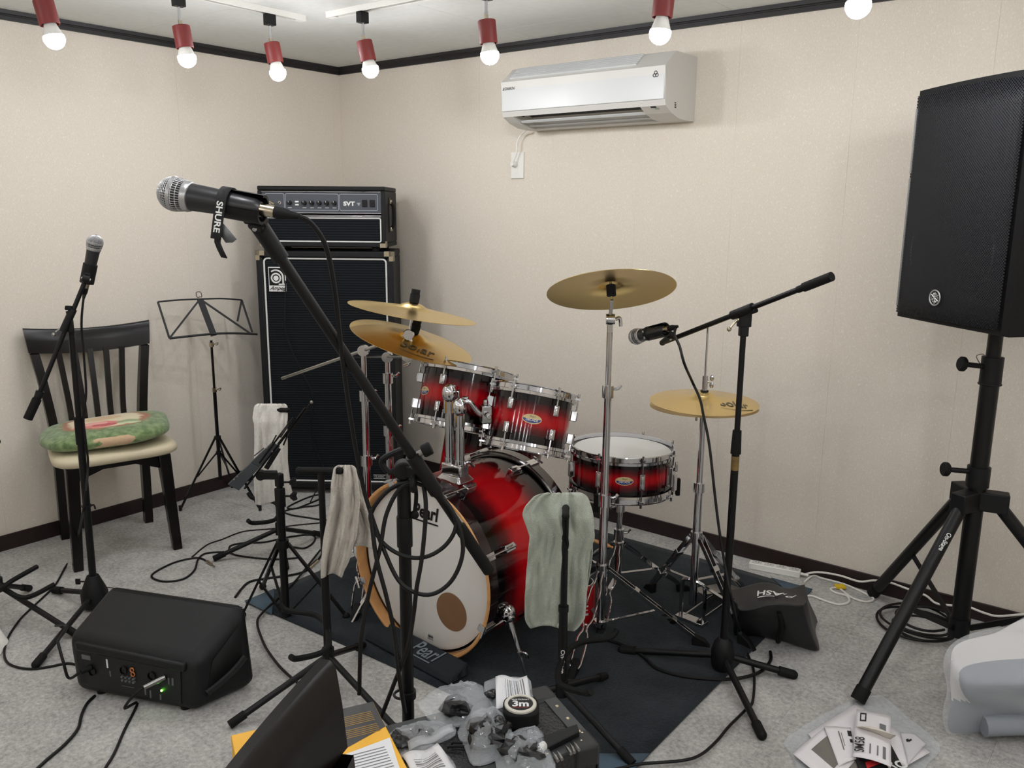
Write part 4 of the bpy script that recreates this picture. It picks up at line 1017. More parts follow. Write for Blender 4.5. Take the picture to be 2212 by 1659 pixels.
boom_stand('chrome boom stand holding the upper cymbal of the pair', S1, p1_, cA-nA*.075, nA, (612, 830), cA, [fl(768, 1338), (1.2, -1.12), (1.5, -.93)], .26,
           [(.03, up(S1, 782, 990).z, .0145), (up(S1, 782, 990).z, up(S1, 779, 850).z, .0125), (up(S1, 779, 850).z, p1_.z, .0095)], rods=(0,))
boom_stand('chrome boom stand holding the lower cymbal of the pair', S2, p2_, cB-nB*.055, nB, (655, 797), cB, [(1.2, -1.0), (1.56, -.9), (1.33, -.85)], .26,
           [(.03, up(S2, 832, 925).z, .0145), (up(S2, 832, 925).z, up(S2, 830, 812).z, .0125), (up(S2, 830, 812).z, p2_.z, .0095)])

# ---- hi-hat stand
def hz_(px, py): return up(HH, px, py).z
t = thing('hi_hat_stand', 'chrome hi-hat stand with foot pedal beside the back wall', 'hi-hat stand', HH)
zc = hz_(1505, 1160)
MB().cyl(HH+Zup*.07, HH+Zup*hz_(1512, 1050), .0135, n=16).build('lower_tube', chrome, t)
MB().cyl(HH+Zup*hz_(1512, 1050), HH+Zup*(zh1-.045), .0105, n=16).build('upper_tube', chrome, t)
MB().cyl(HH+Zup*(hz_(1512, 1050)-.02), HH+Zup*(hz_(1512, 1050)+.012), .019, n=16).build('clamp', chrome, t)
MB().cyl(HH+Zup*(zh1-.05), HH+Zup*(zh1-.04), .026, n=18).cyl(HH+Zup*(zh1-.04), HH+Zup*(zh1-.028), .018, n=16).build('cymbal_seat', felt, t)
MB().cyl(HH+Zup*(zh1-.05)-RGT*.022, HH+Zup*(zh1-.068)-RGT*.022, .004, n=8).build('tilt_screw', nickel, t)
MB().cyl(HH+Zup*.1, HH+Zup*hz_(1523, 703), .0035, n=10).build('pull_rod', chrome, t)
MB().cyl(HH+Zup*(zh1+.02), HH+Zup*(zh1+.036), .0135, n=14).build('felt', felt, t)
q = HH+Zup*(zh1+.066)
MB().cyl(HH+Zup*(zh1+.036), HH+Zup*(zh1+.085), .009, n=14).lathe([(0, 0), (.006, 0), (.006, .014), (0, .014)], q, RGT, 10).sphere(q+RGT*.022+Zup*.012, .008, 10, 8, (1, .6, 1.3)).sphere(q+RGT*.022-Zup*.012, .008, 10, 8, (1, .6, 1.3)).build('clutch', chrome, t)
MB().cyl(HH+Zup*(zc-.02), HH+Zup*(zc+.02), .02, n=16).build('leg_collar', chrome, t)
for f in (fl(1402, 1278), fl(1612, 1398), (2.62, -.36)):
    f = V((f[0], f[1], .018)); top = HH+Zup*zc+V((f.x-HH.x, f.y-HH.y, 0)).normalized()*.02
    dbl_leg(t, top, f); braces(t, HH, .16, top, f, .62)
pd = V((2.535, -.70, 0)); pdir = V((-.1, -.99, 0)).normalized(); psd = V((-pdir.y, pdir.x, 0))
MB().tube([HH+psd*.045+Zup*.02, HH+psd*.045+Zup*.13, HH+psd*.03+Zup*.155, HH-psd*.03+Zup*.155, HH-psd*.045+Zup*.13, HH-psd*.045+Zup*.02], .007, 8).build('pedal_frame', chrome, t)
fq = HH+V((0, 0, 0))
pb = MB()
aa, bb_ = HH+V((.0, .03, .10)), HH+V((.02, .30, .028))
pb.hexa([aa-psd*.03, aa+psd*.03, bb_+psd*.042, bb_-psd*.042]+[p+Zup*.008 for p in (aa-psd*.03, aa+psd*.03, bb_+psd*.042, bb_-psd*.042)]); pb.build('footboard', chrome_dull, t, bevel=.003)
MB().obox(HH+V((0, -.005, .012)), psd*.055, pdir*.02, Zup*.008).obox(bb_-Zup*.014, psd*.045, pdir*.02, Zup*.012).cyl(HH+psd*.03+Zup*.02, bb_+psd*.03-Zup*.005, .003, n=8).cyl(HH-psd*.03+Zup*.02, bb_-psd*.03-Zup*.005, .003, n=8).build('base_plate', chrome, t, bevel=.002)
MB().tube([HH+Zup*.15, HH+Zup*.12, aa+Zup*.008], .006, 6).build('chain', steel, t)

# ---- snare stand
SS = V((SN.x, SN.y, 0)); zb = SN.z-.135/2-.016
t = thing('snare_stand', 'chrome snare drum stand with basket arms', 'drum stand', SS)
MB().cyl(SS+Zup*.09, SS+Zup*.26, .0135, n=16).build('lower_tube', chrome, t); MB().cyl(SS+Zup*.26, SS+Zup*(zb-.075), .0105, n=16).build('upper_tube', chrome, t)
MB().cyl(SS+Zup*.235, SS+Zup*.275, .019, n=16).tube([SS+Zup*.26+RGT*.015, SS+Zup*.262+RGT*.03, SS+Zup*.275+RGT*.042], .005, 8).build('clamp', chrome, t)
MB().cyl(SS+Zup*(zb-.085), SS+Zup*(zb-.05), .02, n=16).sphere(SS+Zup*(zb-.065)-RGT*.03, .017, 12, 8).cyl(SS+Zup*(zb-.05), SS+Zup*(zb-.03), .026, .03, 16).build('basket_hub', chrome, t)
for k in range(3):
    a = camang-.506+2.094*k; c = V((math.cos(a), math.sin(a), 0))
    MB().tube([SS+Zup*(zb-.045)+c*.02, SS+Zup*(zb-.035)+c*.1, SS+Zup*(zb-.018)+c*.19], .006, 8).build('basket_arm', chrome, t)
    MB().obox(SS+Zup*(zb+.01)+c*.207, c*.008, V((-c.y, c.x, 0))*.01, Zup*.032).build('rubber_grip', rubber, t, bevel=.003)
MB().cyl(SS+Zup*.2, SS+Zup*.225, .02, n=14).build('leg_collar', chrome, t)
for k in range(3):
    a = camang-.3+2.094*k; f = SS+V((math.cos(a), math.sin(a), 0))*.27+Zup*.018; top = SS+Zup*.215+V((math.cos(a), math.sin(a), 0))*.02
    dbl_leg(t, top, f, rod=(k == 0)); braces(t, SS, .1, top, f)

# ---- bass drum pedal, drumstick, red can
PD = V((1.95, -.94, 0)); t = thing('bass_drum_pedal', 'chrome bass drum pedal clamped to the rear hoop', 'drum pedal', PD)
MB().bx(PD+V((-.05, -.02, 0)), PD+V((.05, .30, .008))).build('base_plate', blk, t, bevel=.002)
for s in (-1, 1): MB().cyl(PD+V((s*.05, .02, .008)), PD+V((s*.045, .02, .21)), .007, n=10).build('post', chrome, t)
MB().cyl(PD+V((-.055, .02, .205)), PD+V((.055, .02, .205)), .007, n=10).build('cam_shaft', chrome, t)
MB().hexa([PD+V(p) for p in ((-.035, .28, .02), (.035, .28, .02), (.028, .04, .11), (-.028, .04, .11), (-.035, .28, .028), (.035, .28, .028), (.028, .04, .118), (-.028, .04, .118))]).build('footboard', chrome_dull, t)
MB().cyl(PD+V((0, .02, .205)), PD+V((0, .06, .36)), .004, n=8).cyl(PD+V((0, .045, .36)), PD+V((0, .09, .365)), .024, n=14).build('beater', mat('beater_felt', (200, 196, 186), .9), t)
a_, b_ = V((2.3, -.79, .135)), V((2.18, -.74, .12))
rc = V((2.232, -.905, 0))
t = thing('red_can', 'red cylindrical can with white markings behind the pale green towel', 'can', rc)
MB().lathe([(0, 0), (.042, 0), (.047, .006), (.047, .142), (.041, .152), (0, .152)], rc, n=32).build('body', mat('can_red', (176, 18, 24), .3), t)
MB().torus(rc+Zup*.152, (0, 0, 1), .04, .003, 28, 6).build('rim', chrome, t); MB().lathe([(0, .1525), (.038, .153), (.03, .165), (0, .165)], rc, n=24).build('lid', blk, t)
cd_ = (CAM-rc); cd_.z = 0; cd_.normalize(); cs_ = V((-cd_.y, cd_.x, 0))
def wc(x, y): th = x/.047; return rc+(cd_*math.cos(th)+cs_*math.sin(th))*.0474+Zup*(.08+y)
m = MB()
for (x, y, w, h_) in ((.014, .03, .022, .004), (.012, .018, .018, .004), (.016, .0, .02, .006), (.014, -.014, .02, .004), (.018, -.03, .018, .008)):
    m.grid(lambda u, v: wc(x+(u-.5)*w, y+(v-.5)*h_), 4, 1)
m.build('markings', white_pr, t)
tw = V((2.36, -.82, .0)); s0, s1 = onp(1262, 1160, V((2.3, -.8, 0)), V((-.5, .86, 0))), onp(1322, 1182, V((2.3, -.8, 0)), V((-.5, .86, 0)))
m = MB().cyl(s0, s0+(s1-s0)*.86, .007, n=12).cyl(s0+(s1-s0)*.86, s0+(s1-s0)*.96, .007, .003, 12).sphere(s1, .0045, 10, 8)
solo(m, 'drumstick', wood_nat, 'wooden drumstick propped beside the snare stand', 'drumstick')
# ================================================================ MICROPHONES
ballm = mat('mic_mesh', (196, 196, 196), .38, metal=.7); ballin = mat('mic_foam', (66, 66, 67), .9)
handlem = mat('mic_handle', (38, 38, 40), .33); micsilver = mat('mic_silver', (190, 190, 192), .3, metal=.8)
def microphone(label, P, d, fine=True, group='vocal microphones'):
    """P ball centre, d from ball to tail"""
    d = V(d).normalized(); X, Y, Z = frame(d)
    t = thing('microphone', label, 'microphone', m=fmat(P, X, Y, Z), group=group)
    R = .0255
    MB().sphere((0, 0, 0), R-.0015, 24, 16).build('inner_foam', ballin, t, local=True)
    pr = [(R*math.sin(math.radians(a))*(1 if a < 90 else 1), -R*math.cos(math.radians(a))) for a in range(6, 91, 7)]+[(R*.99, .004), (R*.95, .011), (R*.88, .018)]
    o = MB().lathe([(.001, -R)]+pr, n=40).build('mesh_grille', ballm, t, local=True)
    w = o.modifiers.new('wire', 'WIREFRAME'); w.thickness = .0017; w.use_replace = True; w.use_even_offset = False
    MB().lathe([(R*1.0, -.003), (R*1.035, -.0025), (R*1.035, .0025), (R*1.0, .003)], n=40, closed=True).build('band', micsilver, t, local=True)
    MB().lathe([(.02, .016), (.0232, .017), (.0236, .022), (.0225, .026), (.02, .027)], n=36, closed=True).build('collar', micsilver, t, local=True)
    MB().lathe([(.0, .024), (.0205, .024), (.0207, .03), (.0195, .06), (.0175, .1), (.0155, .128), (.0125, .134), (.0115, .136), (0, .136)], n=32).build('handle', handlem, t, local=True)
    pl = MB().lathe([(0, .134), (.0095, .134), (.0098, .15), (.0092, .158), (0, .158)], n=20).build('connector', nickel, t, local=True)
    MB().lathe([(0, .157), (.0092, .157), (.0088, .172), (.006, .184), (.0042, .196), (0, .196)], n=18).build('boot', rubber, pl, local=True)
    return t
def clip(parent, P, d, base, r0=.017):
    """holder sleeve round the handle at distance ~.095 from the ball, stem to base"""
    d = V(d).normalized(); c = P+d*.105
    x = (base-c); x = (x-d*x.dot(d)).normalized()
    s = d.cross(x)
    m = MB(); n = 18
    pts = []
    for rr in (.0185, .0225):
        pts.append([x*math.cos(a)*rr+s*math.sin(a)*rr for a in [math.radians(-140+280*i/n) for i in range(n+1)]])
    for z0, z1 in ((-.03, .035),):
        vs = [c+d*z+p for z in (z0, z1) for L in pts for p in L]; k = n+1; fs = []
        for i in range(n): fs += [(k+i, k+i+1, 3*k+i+1, 3*k+i), (i+1, i, 2*k+i, 2*k+i+1), (i, i+1, k+i+1, k+i), (2*k+i+1, 2*k+i, 3*k+i, 3*k+i+1)]
        m.add(vs, fs)
    m.add([], [])
    o = m.build('clip', blkplastic, parent)
    k = c+x*.03+d*.012
    MB().obox((c+x*.03)+d*.012, x*.013, s*.0075, d*.018).lathe([(0, -.011), (.012, -.011), (.012, .011), (0, .011)], c+x*.045+d*.012, s, 14).cyl(c+x*.045+d*.012, base, .011, .0095, 14).build('clip_joint', blkplastic, parent, bevel=.002)
    MB().sphere(c+x*.045+d*.012+s*.011, .0045, 8, 6).sphere(c+x*.045+d*.012-s*.011, .0045, 8, 6).build('clip_screw', chrome, parent)
    return c, x, s
def tripod(parent, c, zhub, feet, r=.0095, hub=None):
    for f in feet:
        f = V((f[0], f[1], .014)); d = V((f.x-c.x, f.y-c.y, 0)).normalized()
        MB().cyl(c+d*.03+Zup*(zhub), f, r, n=12).build('leg', blk, parent)
        e = (f-(c+d*.03+Zup*zhub)).normalized(); MB().cyl(f-e*.035, f+e*.01, r+.004, n=12).sphere(f+e*.01, r+.004, 12, 6).build('foot', rubber, parent)
    (hub or MB().lathe([(0, zhub-.035), (.026, zhub-.035), (.032, zhub-.01), (.032, zhub+.012), (.024, zhub+.045), (.016, zhub+.06), (0, zhub+.06)], c, n=20)).build('hub', blkplastic, parent, bevel=.002)

# ---- near microphone on a long boom
MP = onp(378, 419, dp(378, 419, 1.28), FWD); tail = dp(600, 459, 1.27); md = (tail-MP).normalized()
microphone('large vocal microphone with silver ball grille on the near boom stand', MP, md)
FP = onz(882, 1560, .38); FP = V((FP.x, FP.y, 0))
t = thing('microphone_stand', 'black boom microphone stand with coiled cable in front of the bass drum', 'microphone stand', FP, 'boom microphone stands')
zt_ = up(FP, 885, 1035).z; zc1, zc0 = up(FP, 883, 1115).z, up(FP, 882, 1175).z
MB().cyl(FP+Zup*.06, FP+Zup*zc0, .0125, n=18).build('lower_tube', blk, t)
MB().cyl(FP+Zup*zc1, FP+Zup*zt_, .0135, n=18).build('upper_tube', blk, t)
MB().cyl(FP+Zup*(zc0-.004), FP+Zup*(zc1), .0155, n=18).build('clutch', blkplastic, t)
MB().cyl(FP+Zup*(up(FP, 878, 1507).z), FP+Zup*up(FP, 878, 1492).z, .017, n=18).torus(FP+Zup*up(FP, 878, 1500).z-RGT*.012, (0, 0, 1), .016, .003, 20, 6).build('cable_clip', blkplastic, t)
tripod(t, FP, .075, [FP+V((math.cos(a), math.sin(a), 0))*.22 for a in (math.radians(152.7), math.radians(272.7), math.radians(32.7))])
base = dp(566, 497, 1.335)
ctr, cx_, cs2 = clip(t, MP, md, base)
piv = FP+Zup*(zt_+.02)
nb = (V((ray(885, 1035).x, ray(885, 1035).y, 0))).normalized()
# boom: straight line from the clip base past the pivot
bd_ = (dp(925, 1036, depth(piv)-.03)-base); L_ = bd_.length; bdir = bd_/L_
pA = base+bdir*(L_*.80); pB = base+bdir*(L_*1.075)
MB().cyl(base-bdir*.01, base+bdir*.055, .0145, .0135, 16).build('boom_tip_sleeve', blkplastic, t)
MB().cyl(base, pB, .0095, n=16).build('boom_tube', blk, t)
s_end = onp(1062, 1262, base+bdir*L_, frame(bdir, Zup)[1])
endp = base+bdir*(L_*1.47)
MB().cyl(base+bdir*(L_*.885), base+bdir*(L_*1.06), .0135, n=18).build('boom_sleeve', blkplastic, t)
MB().cyl(base+bdir*(L_*1.06), base+bdir*(L_*1.26), .0085, n=14).build('rear_tube', blk, t)
MB().cyl(base+bdir*(L_*1.235), base+bdir*(L_*1.27), .0125, n=16).cyl(base+bdir*(L_*1.25), endp, .0125, n=16).build('counterweight', rubber, t)
kc = base+bdir*(L_*.892); kd = (RGT*.9+UPV*.45).normalized()
MB().cyl(kc, kc+kd*.022, .006, n=10).build('knob_bolt', steel, t); MB().lathe([(0, 0), (.011, 0), (.0125, .003), (.0125, .016), (.011, .018), (0, .018)], kc+kd*.02, kd, 20).build('knob', rubber, t)
br = base+bdir*(L_*.985)
MB().obox((piv+br)/2, (br-piv)/2, V((0, 0, .012)), nb*.012).lathe([(0, -.016), (.018, -.016), (.02, 0), (.018, .016), (0, .016)], piv, nb, 16).build('pivot', blkplastic, t, bevel=.003)
MB().cyl(piv, piv-RGT*.03-Zup*.006, .006, n=8).tube([piv-RGT*.03-Zup*.006, piv-RGT*.04+Zup*.02, piv+RGT*.01+Zup*.045], .006, 8).build('pivot_lever', blkplastic, t)
q = FP+Zup*(up(FP, 905, 1090).z)+RGT*.02
MB().tube([q+Zup*.05, q+Zup*.02+RGT*.004, q-Zup*.02], .004, 8).sphere(q-Zup*.02, .009, 10, 8).build('cable_tie', rubber, t)
# hook-and-loop strap with lettering round the holder
stc = MP+md*.083; sx_ = frame(md, -Zup)[0]
st_ = thing('cable_strap', 'black hook-and-loop strap with white lettering wrapped round the microphone', 'cable strap', stc)
tocam = (CAM-stc); tocam = (tocam-md*tocam.dot(md)).normalized(); dn_ = tocam.cross(md); dn_ = -dn_ if dn_.z > 0 else dn_
loopP = []
m = MB(); n = 28; Rr = .0238
def strap_pt(u):   # loop over the handle then hanging down in front
    a = math.radians(-200+u*200)
    return tocam*math.cos(a)*Rr-dn_*math.sin(a)*Rr
path = [tocam*math.cos(a)*Rr-dn_*math.sin(a)*Rr for a in [math.radians(200-10*i) for i in range(0, 21)]]
path += [tocam*(Rr+.001)+dn_*k for k in (.012, .024, .036, .046, .055)]
w = .0095
m.grid(lambda u, v: stc+path[int(round(v*(len(path)-1)))]+md*(u-.5)*2*w*.85, 1, len(path)-1)
m.build('strap', mat('strap_black', (24, 24, 25), .8, bump=.3, bscale=900), st_, solid=.0016)
pth2 = [tocam*(Rr-.001)+dn_*.03, tocam*(Rr-.002)+dn_*.06+md*.002, tocam*(Rr-.006)+dn_*.07+md*.006, tocam*(Rr-.012)+dn_*.081+md*.011]
MB().grid(lambda u, v: stc+pth2[int(round(v*3))]+md*(u-.5)*2*w*.5, 1, 3).build('strap_tail', M_('strap_black'), st_, solid=.0016)
MB().add([stc+tocam*(Rr-.004)+dn_*a+md*b for a, b in ((.03, .006), (.05, .006), (.058, .014), (.056, .024), (.05, .03), (.035, .012))], [tuple(range(6))]).build('strap_flap', grey_pl, st_, solid=.0016)
MB().text('SHURE', .0135, stc+tocam*(Rr+.0018)+dn_*.022, dn_, tocam.cross(dn_), ext=.0012, bold=.025, sx=1.15).build('lettering', white_pr, st_)

# ---- left microphone by the chair
LP = fl(207, 1312); LP.z = 0
t = thing('microphone_stand', 'black boom microphone stand in front of the wooden chair', 'microphone stand', LP, 'boom microphone stands')
def lz_(px, py): return up(LP, px, py).z
pv = up(LP, 150, 692)
lean = (V((up(LP, 152, 700).x, 0, 0)))
topP = onp(152, 700, LP, V((ray(150, 900).x, ray(150, 900).y, 0)).normalized())
botP = LP+Zup*.08
def on_pole(f): return botP+(topP-botP)*f
MB().cyl(botP, on_pole(.56), .0125, n=16).build('lower_tube', blk, t); MB().cyl(on_pole(.56), topP, .0095, n=16).build('upper_tube', blk, t)
MB().cyl(on_pole(.56), on_pole(.66), .0155, n=16).build('clutch', rubber, t); MB().cyl(on_pole(.32), on_pole(.325), .017, n=14).tube([on_pole(.322)+RGT*.014, on_pole(.325)+RGT*.026, on_pole(.322)+RGT*.03-Zup*.012], .003, 6).build('cable_clip', blkplastic, t)
hubm = MB().lathe([(0, .01), (.045, .01), (.046, .06), (.03, .1), (.02, .125), (0, .125)], LP, n=20)
tripod(t, LP, .05, [fl(122, 1282), fl(82, 1440), LP+V((.3, .2, 0))], hub=hubm)
MB().cyl(LP+Zup*.1-RGT*.02, LP+Zup*.1-RGT*.05, .003, n=8).obox(LP+Zup*.1-RGT*.055, RGT*.008, Zup*.01, V((FWD.x, FWD.y, 0))*.003).build('clamp_screw', blk, t)
pn = V((ray(150, 700).x, ray(150, 700).y, 0)).normalized()
def gl(x, y, o=0): return onp(x, y, topP-pn*(.03+o), pn)
b0, b1 = gl(60, 905), gl(190, 592)
bdir = (b1-b0).normalized()
MB().cyl(gl(78, 868), b1, .0075, n=14).build('boom_tube', blk, t)
MB().cyl(b0, gl(80, 862), .0145, n=16).cyl(gl(80, 862), gl(84, 852), .012, n=14).build('counterweight', rubber, t)
MB().cyl(gl(83, 857), gl(87, 845), .0135, n=14).build('boom_collar', blkplastic, t)
MB().cyl(gl(136, 716), gl(158, 668), .0125, n=16).build('boom_sleeve', blkplastic, t)
MB().obox(gl(152, 704)+pn*.02, pn*.028, RGT*.012, Zup*.022).build('pivot', blkplastic, t, bevel=.004)
k = gl(150, 690); MB().cyl(k, gl(146, 672), .006, n=10).build('knob_bolt', blk, t); MB().lathe([(0, 0), (.012, 0), (.013, .004), (.012, .014), (0, .014)], gl(149, 670), UPV, 14).build('knob', rubber, t)
k = gl(128, 712); MB().tube([gl(138, 710), k, gl(120, 718)], .004, 8).sphere(gl(116, 723), .007, 10, 6).build('lever', steel, t)
LM = gl(205, 524, .0); lmd = (gl(192, 590)-LM).normalized()
ltail = LM+lmd*.09
microphone('vocal microphone pointing straight up in front of the left wall', LM, (lmd+pn*.15).normalized())
clip(t, LM, (lmd+pn*.15).normalized(), b1)

# ---- right microphone over the drums
RP = V((2.757, -.895, 0))
t = thing('microphone_stand', 'black boom microphone stand reaching over the hi-hat cymbals', 'microphone stand', RP, 'boom microphone stands')
def rz(px, py): return up(RP, px, py).z
MB().cyl(RP+Zup*.08, RP+Zup*rz(1592, 975), .0115, n=16).build('lower_tube', blk, t); MB().cyl(RP+Zup*rz(1592, 975), RP+Zup*rz(1612, 700), .0085, n=16).build('upper_tube', blk, t)
MB().cyl(RP+Zup*rz(1592, 980), RP+Zup*rz(1597, 930), .0155, .013, 16).build('clutch', rubber, t)
MB().cyl(RP+Zup*rz(1590, 1015), RP+Zup*rz(1591, 985), .0119, n=16).build('worn_label', mat('gold_label', (120, 96, 52), .5, noise=.5, nscale=30), t)
tripod(t, RP, .05, [fl(1350, 1413), fl(1642, 1592), (2.94, -.8)], r=.0105, hub=MB().lathe([(0, .01), (.03, .01), (.036, .03), (.036, .07), (.028, .1), (.015, .115), (0, .115)], RP, n=20))
pvt = RP+Zup*rz(1620, 662)
MB().obox(RP+Zup*rz(1614, 690), RGT*.018, nb*.012, Zup*.022).obox(RP+Zup*rz(1613, 712), RGT*.012, nb*.011, Zup*.02).build('pivot', blkplastic, t, bevel=.003)
b0, b1 = dp(1797, 597, 2.36), dp(1427, 742, 2.92)
k = onp(1625, 662, pvt, nb)
b0 = dp(1797, 597, depth(k)-.28); b1 = dp(1430, 741, depth(k)+.28)
bdir = (b0-b1).normalized()
MB().cyl(b1, b0-bdir*.05, .0078, n=14).build('boom_tube', blk, t); MB().cyl(b0-bdir*.09, b0, .0125, n=16).cyl(b0-bdir*.11, b0-bdir*.09, .0095, n=14).build('counterweight', rubber, t)
cen = b1+bdir*(k-b1).dot(bdir)
MB().cyl(cen-bdir*.045, cen+bdir*.035, .0135, n=16).cyl(cen+bdir*.03-Zup*.012, cen+bdir*.05-Zup*.012, .007, n=10).build('boom_sleeve', blkplastic, t)
q = RP+Zup*rz(1600, 690)-RGT*.02
MB().cyl(RP+Zup*rz(1614, 690), q, .007, n=10).cyl(q, q-RGT*.022-Zup*.028, .0035, n=8).sphere(q-RGT*.022-Zup*.028, .007, 10, 6).build('lever', nickel, t)
RM = dp(1375, 727, depth(b1)+.0); rmd = (dp(1440, 711, depth(b1)-.125)-RM).normalized()
microphone('vocal microphone with silver ball grille aimed across the drum kit', RM, rmd)
cc, xx, ss = clip(t, RM, rmd, b1)
sp2 = thing('cable_strap', 'black strap with white print on the microphone over the drums', 'cable strap', RM+rmd*.062)
m = MB()
X2, Y2, Z2 = frame(rmd)
m.lathe([(.0205, .056), (.0225, .056), (.0225, .066), (.0205, .066)], RM, rmd, 24, closed=True); m.build('band', M_('strap_black'), sp2)
tc_ = (CAM-RM); tc_ = (tc_-rmd*tc_.dot(rmd)).normalized()
MB().text('SHURE', .009, RM+rmd*.061+tc_*.0225, tc_.cross(-rmd), -rmd, ext=.001, bold=.02).build('lettering', white_pr, sp2)

# ================================================================ GUITAR STANDS
def guitar_stand(label, c, zt, yoke, feet, rot, logo=False, cradle=True, strap=True, show_yoke=True, yb=.062):
    t = thing('guitar_stand', label, 'guitar stand', c, 'tubular guitar stands')
    MB().cyl(c+Zup*.1, c+Zup*(zt*.55), .0125, n=16).build('lower_tube', blk, t); MB().cyl(c+Zup*(zt*.55), c+Zup*zt, .0095, n=16).build('upper_tube', blk, t)
    MB().cyl(c+Zup*(zt*.55-.01), c+Zup*(zt*.55+.006), .0145, n=16).build('clutch', blkplastic, t)
    for f in feet:
        f = V((f[0], f[1], .014)); d = V((f.x-c.x, f.y-c.y, 0)).normalized()
        MB().cyl(c+Zup*.11, f, .0095, n=12).build('leg', blk, t)
        e = (f-(c+Zup*.11)).normalized(); MB().cyl(f-e*.04, f+e*.008, .0125, n=12).build('foot', rubber, t)
    MB().cyl(c+Zup*.085, c+Zup*.135, .018, n=16).build('hub', blkplastic, t)
    fw = V((math.cos(rot), math.sin(rot), 0)); sd = V((-fw.y, fw.x, 0)); zc_ = .2
    if cradle:
        MB().tube([c+fw*.12+sd*.17+Zup*(zc_+.02), c+fw*.10+sd*.15+Zup*zc_, c+fw*.02+sd*.11+Zup*(zc_-.01), c+sd*.0+fw*.0+Zup*(zc_-.005), c+fw*.02-sd*.11+Zup*(zc_-.01), c+fw*.10-sd*.15+Zup*zc_, c+fw*.12-sd*.17+Zup*(zc_+.02)], .0085, 10).build('cradle', rubber, t)
    if show_yoke:
        yk = [c+Zup*zt-yoke*yb, c+Zup*zt-yoke*yb*.5, c+Zup*zt, c+Zup*zt+yoke*.03, c+Zup*zt+yoke*.055]
        MB().tube(yk, .0095, 10, 3).sphere(yk[0], .0105, 10, 8).sphere(yk[-1], .0105, 10, 8).build('neck_yoke', rubber, t)
    if strap:
        s0 = c+Zup*(zt-.0)+nbk(c)*.02
        MB().tube([s0, s0-Zup*.03-RGT*.004, s0-Zup*.055-RGT*.002, s0-Zup*.075-RGT*.006, s0-Zup*.1, s0-Zup*.105+RGT*.006, s0-Zup*.09+RGT*.008, s0-Zup*.06+RGT*.004, s0-Zup*.03+RGT*.003, s0], .0028, 6).build('retaining_strap', rubber, t)
    return t
def nbk(c): d = V((CAM.x-c.x, CAM.y-c.y, 0)); return d.normalized()
GA = fl(607, 1195); GA.z = 0; zA = up(GA, 605, 885).z
guitar_stand('black guitar stand draped with the white towel', GA, zA, V((RGT.x, RGT.y, 0)), [fl(466, 1212), fl(692, 1160), fl(618, 1232)], math.radians(235), strap=False)
GB = fl(712, 1488); GB.z = 0; zB = up(GB, 722, 1015).z
yB = V((RGT.x, RGT.y, 0))
guitar_stand('black guitar stand draped with the beige towel', GB, zB, yB, [fl(502, 1572), fl(870, 1600), GB+V((-.1, .22, 0))], math.radians(238), strap=False)
GC = fl(1212, 1560); GC.z = 0; zC_ = up(GC, 1243, 1100).z
gc = guitar_stand('black guitar stand draped with the pale green towel', GC, zC_, nbk(GC), [fl(1362, 1655), GC+V((-.22, -.12, 0)), GC+V((-.02, .26, 0))], math.radians(20), strap=True, yb=.004)
tn2 = nbk(GC); ts2 = V((-tn2.y, tn2.x, 0)); q = up(GC, 1225, 1425)
def wl(a, b_): th = (b_)/.0125; return q-Zup*a+(tn2*math.cos(th)+ts2*math.sin(th))*.0128
MB().text('On-Stage', .016, q, -Zup, ts2, bold=.015, sx=1.2, warp=wl).build('lettering', white_pr, gc)
GD = fl(2, 1325); GD.z = 0
guitar_stand('black guitar stand beside the wedge monitor and the left microphone', GD, .62, V((0, 1, 0)), [fl(165, 1378), fl(62, 1278), GD+V((-.1, -.2, 0))], math.radians(38), strap=False, cradle=False)
MB().tube([GD+Zup*.12, onz(2, 1272, .14), onz(25, 1255, .16), onz(80, 1224, .17)], .0085, 8).build('cradle_arm', rubber, bpy.data.objects['guitar_stand.003'])
MB().tube([GD+Zup*.12, onz(8, 1272, .13), onz(55, 1291, .1), onz(118, 1262, .12)], .0085, 8).build('cradle_arm', rubber, bpy.data.objects['guitar_stand.003'])

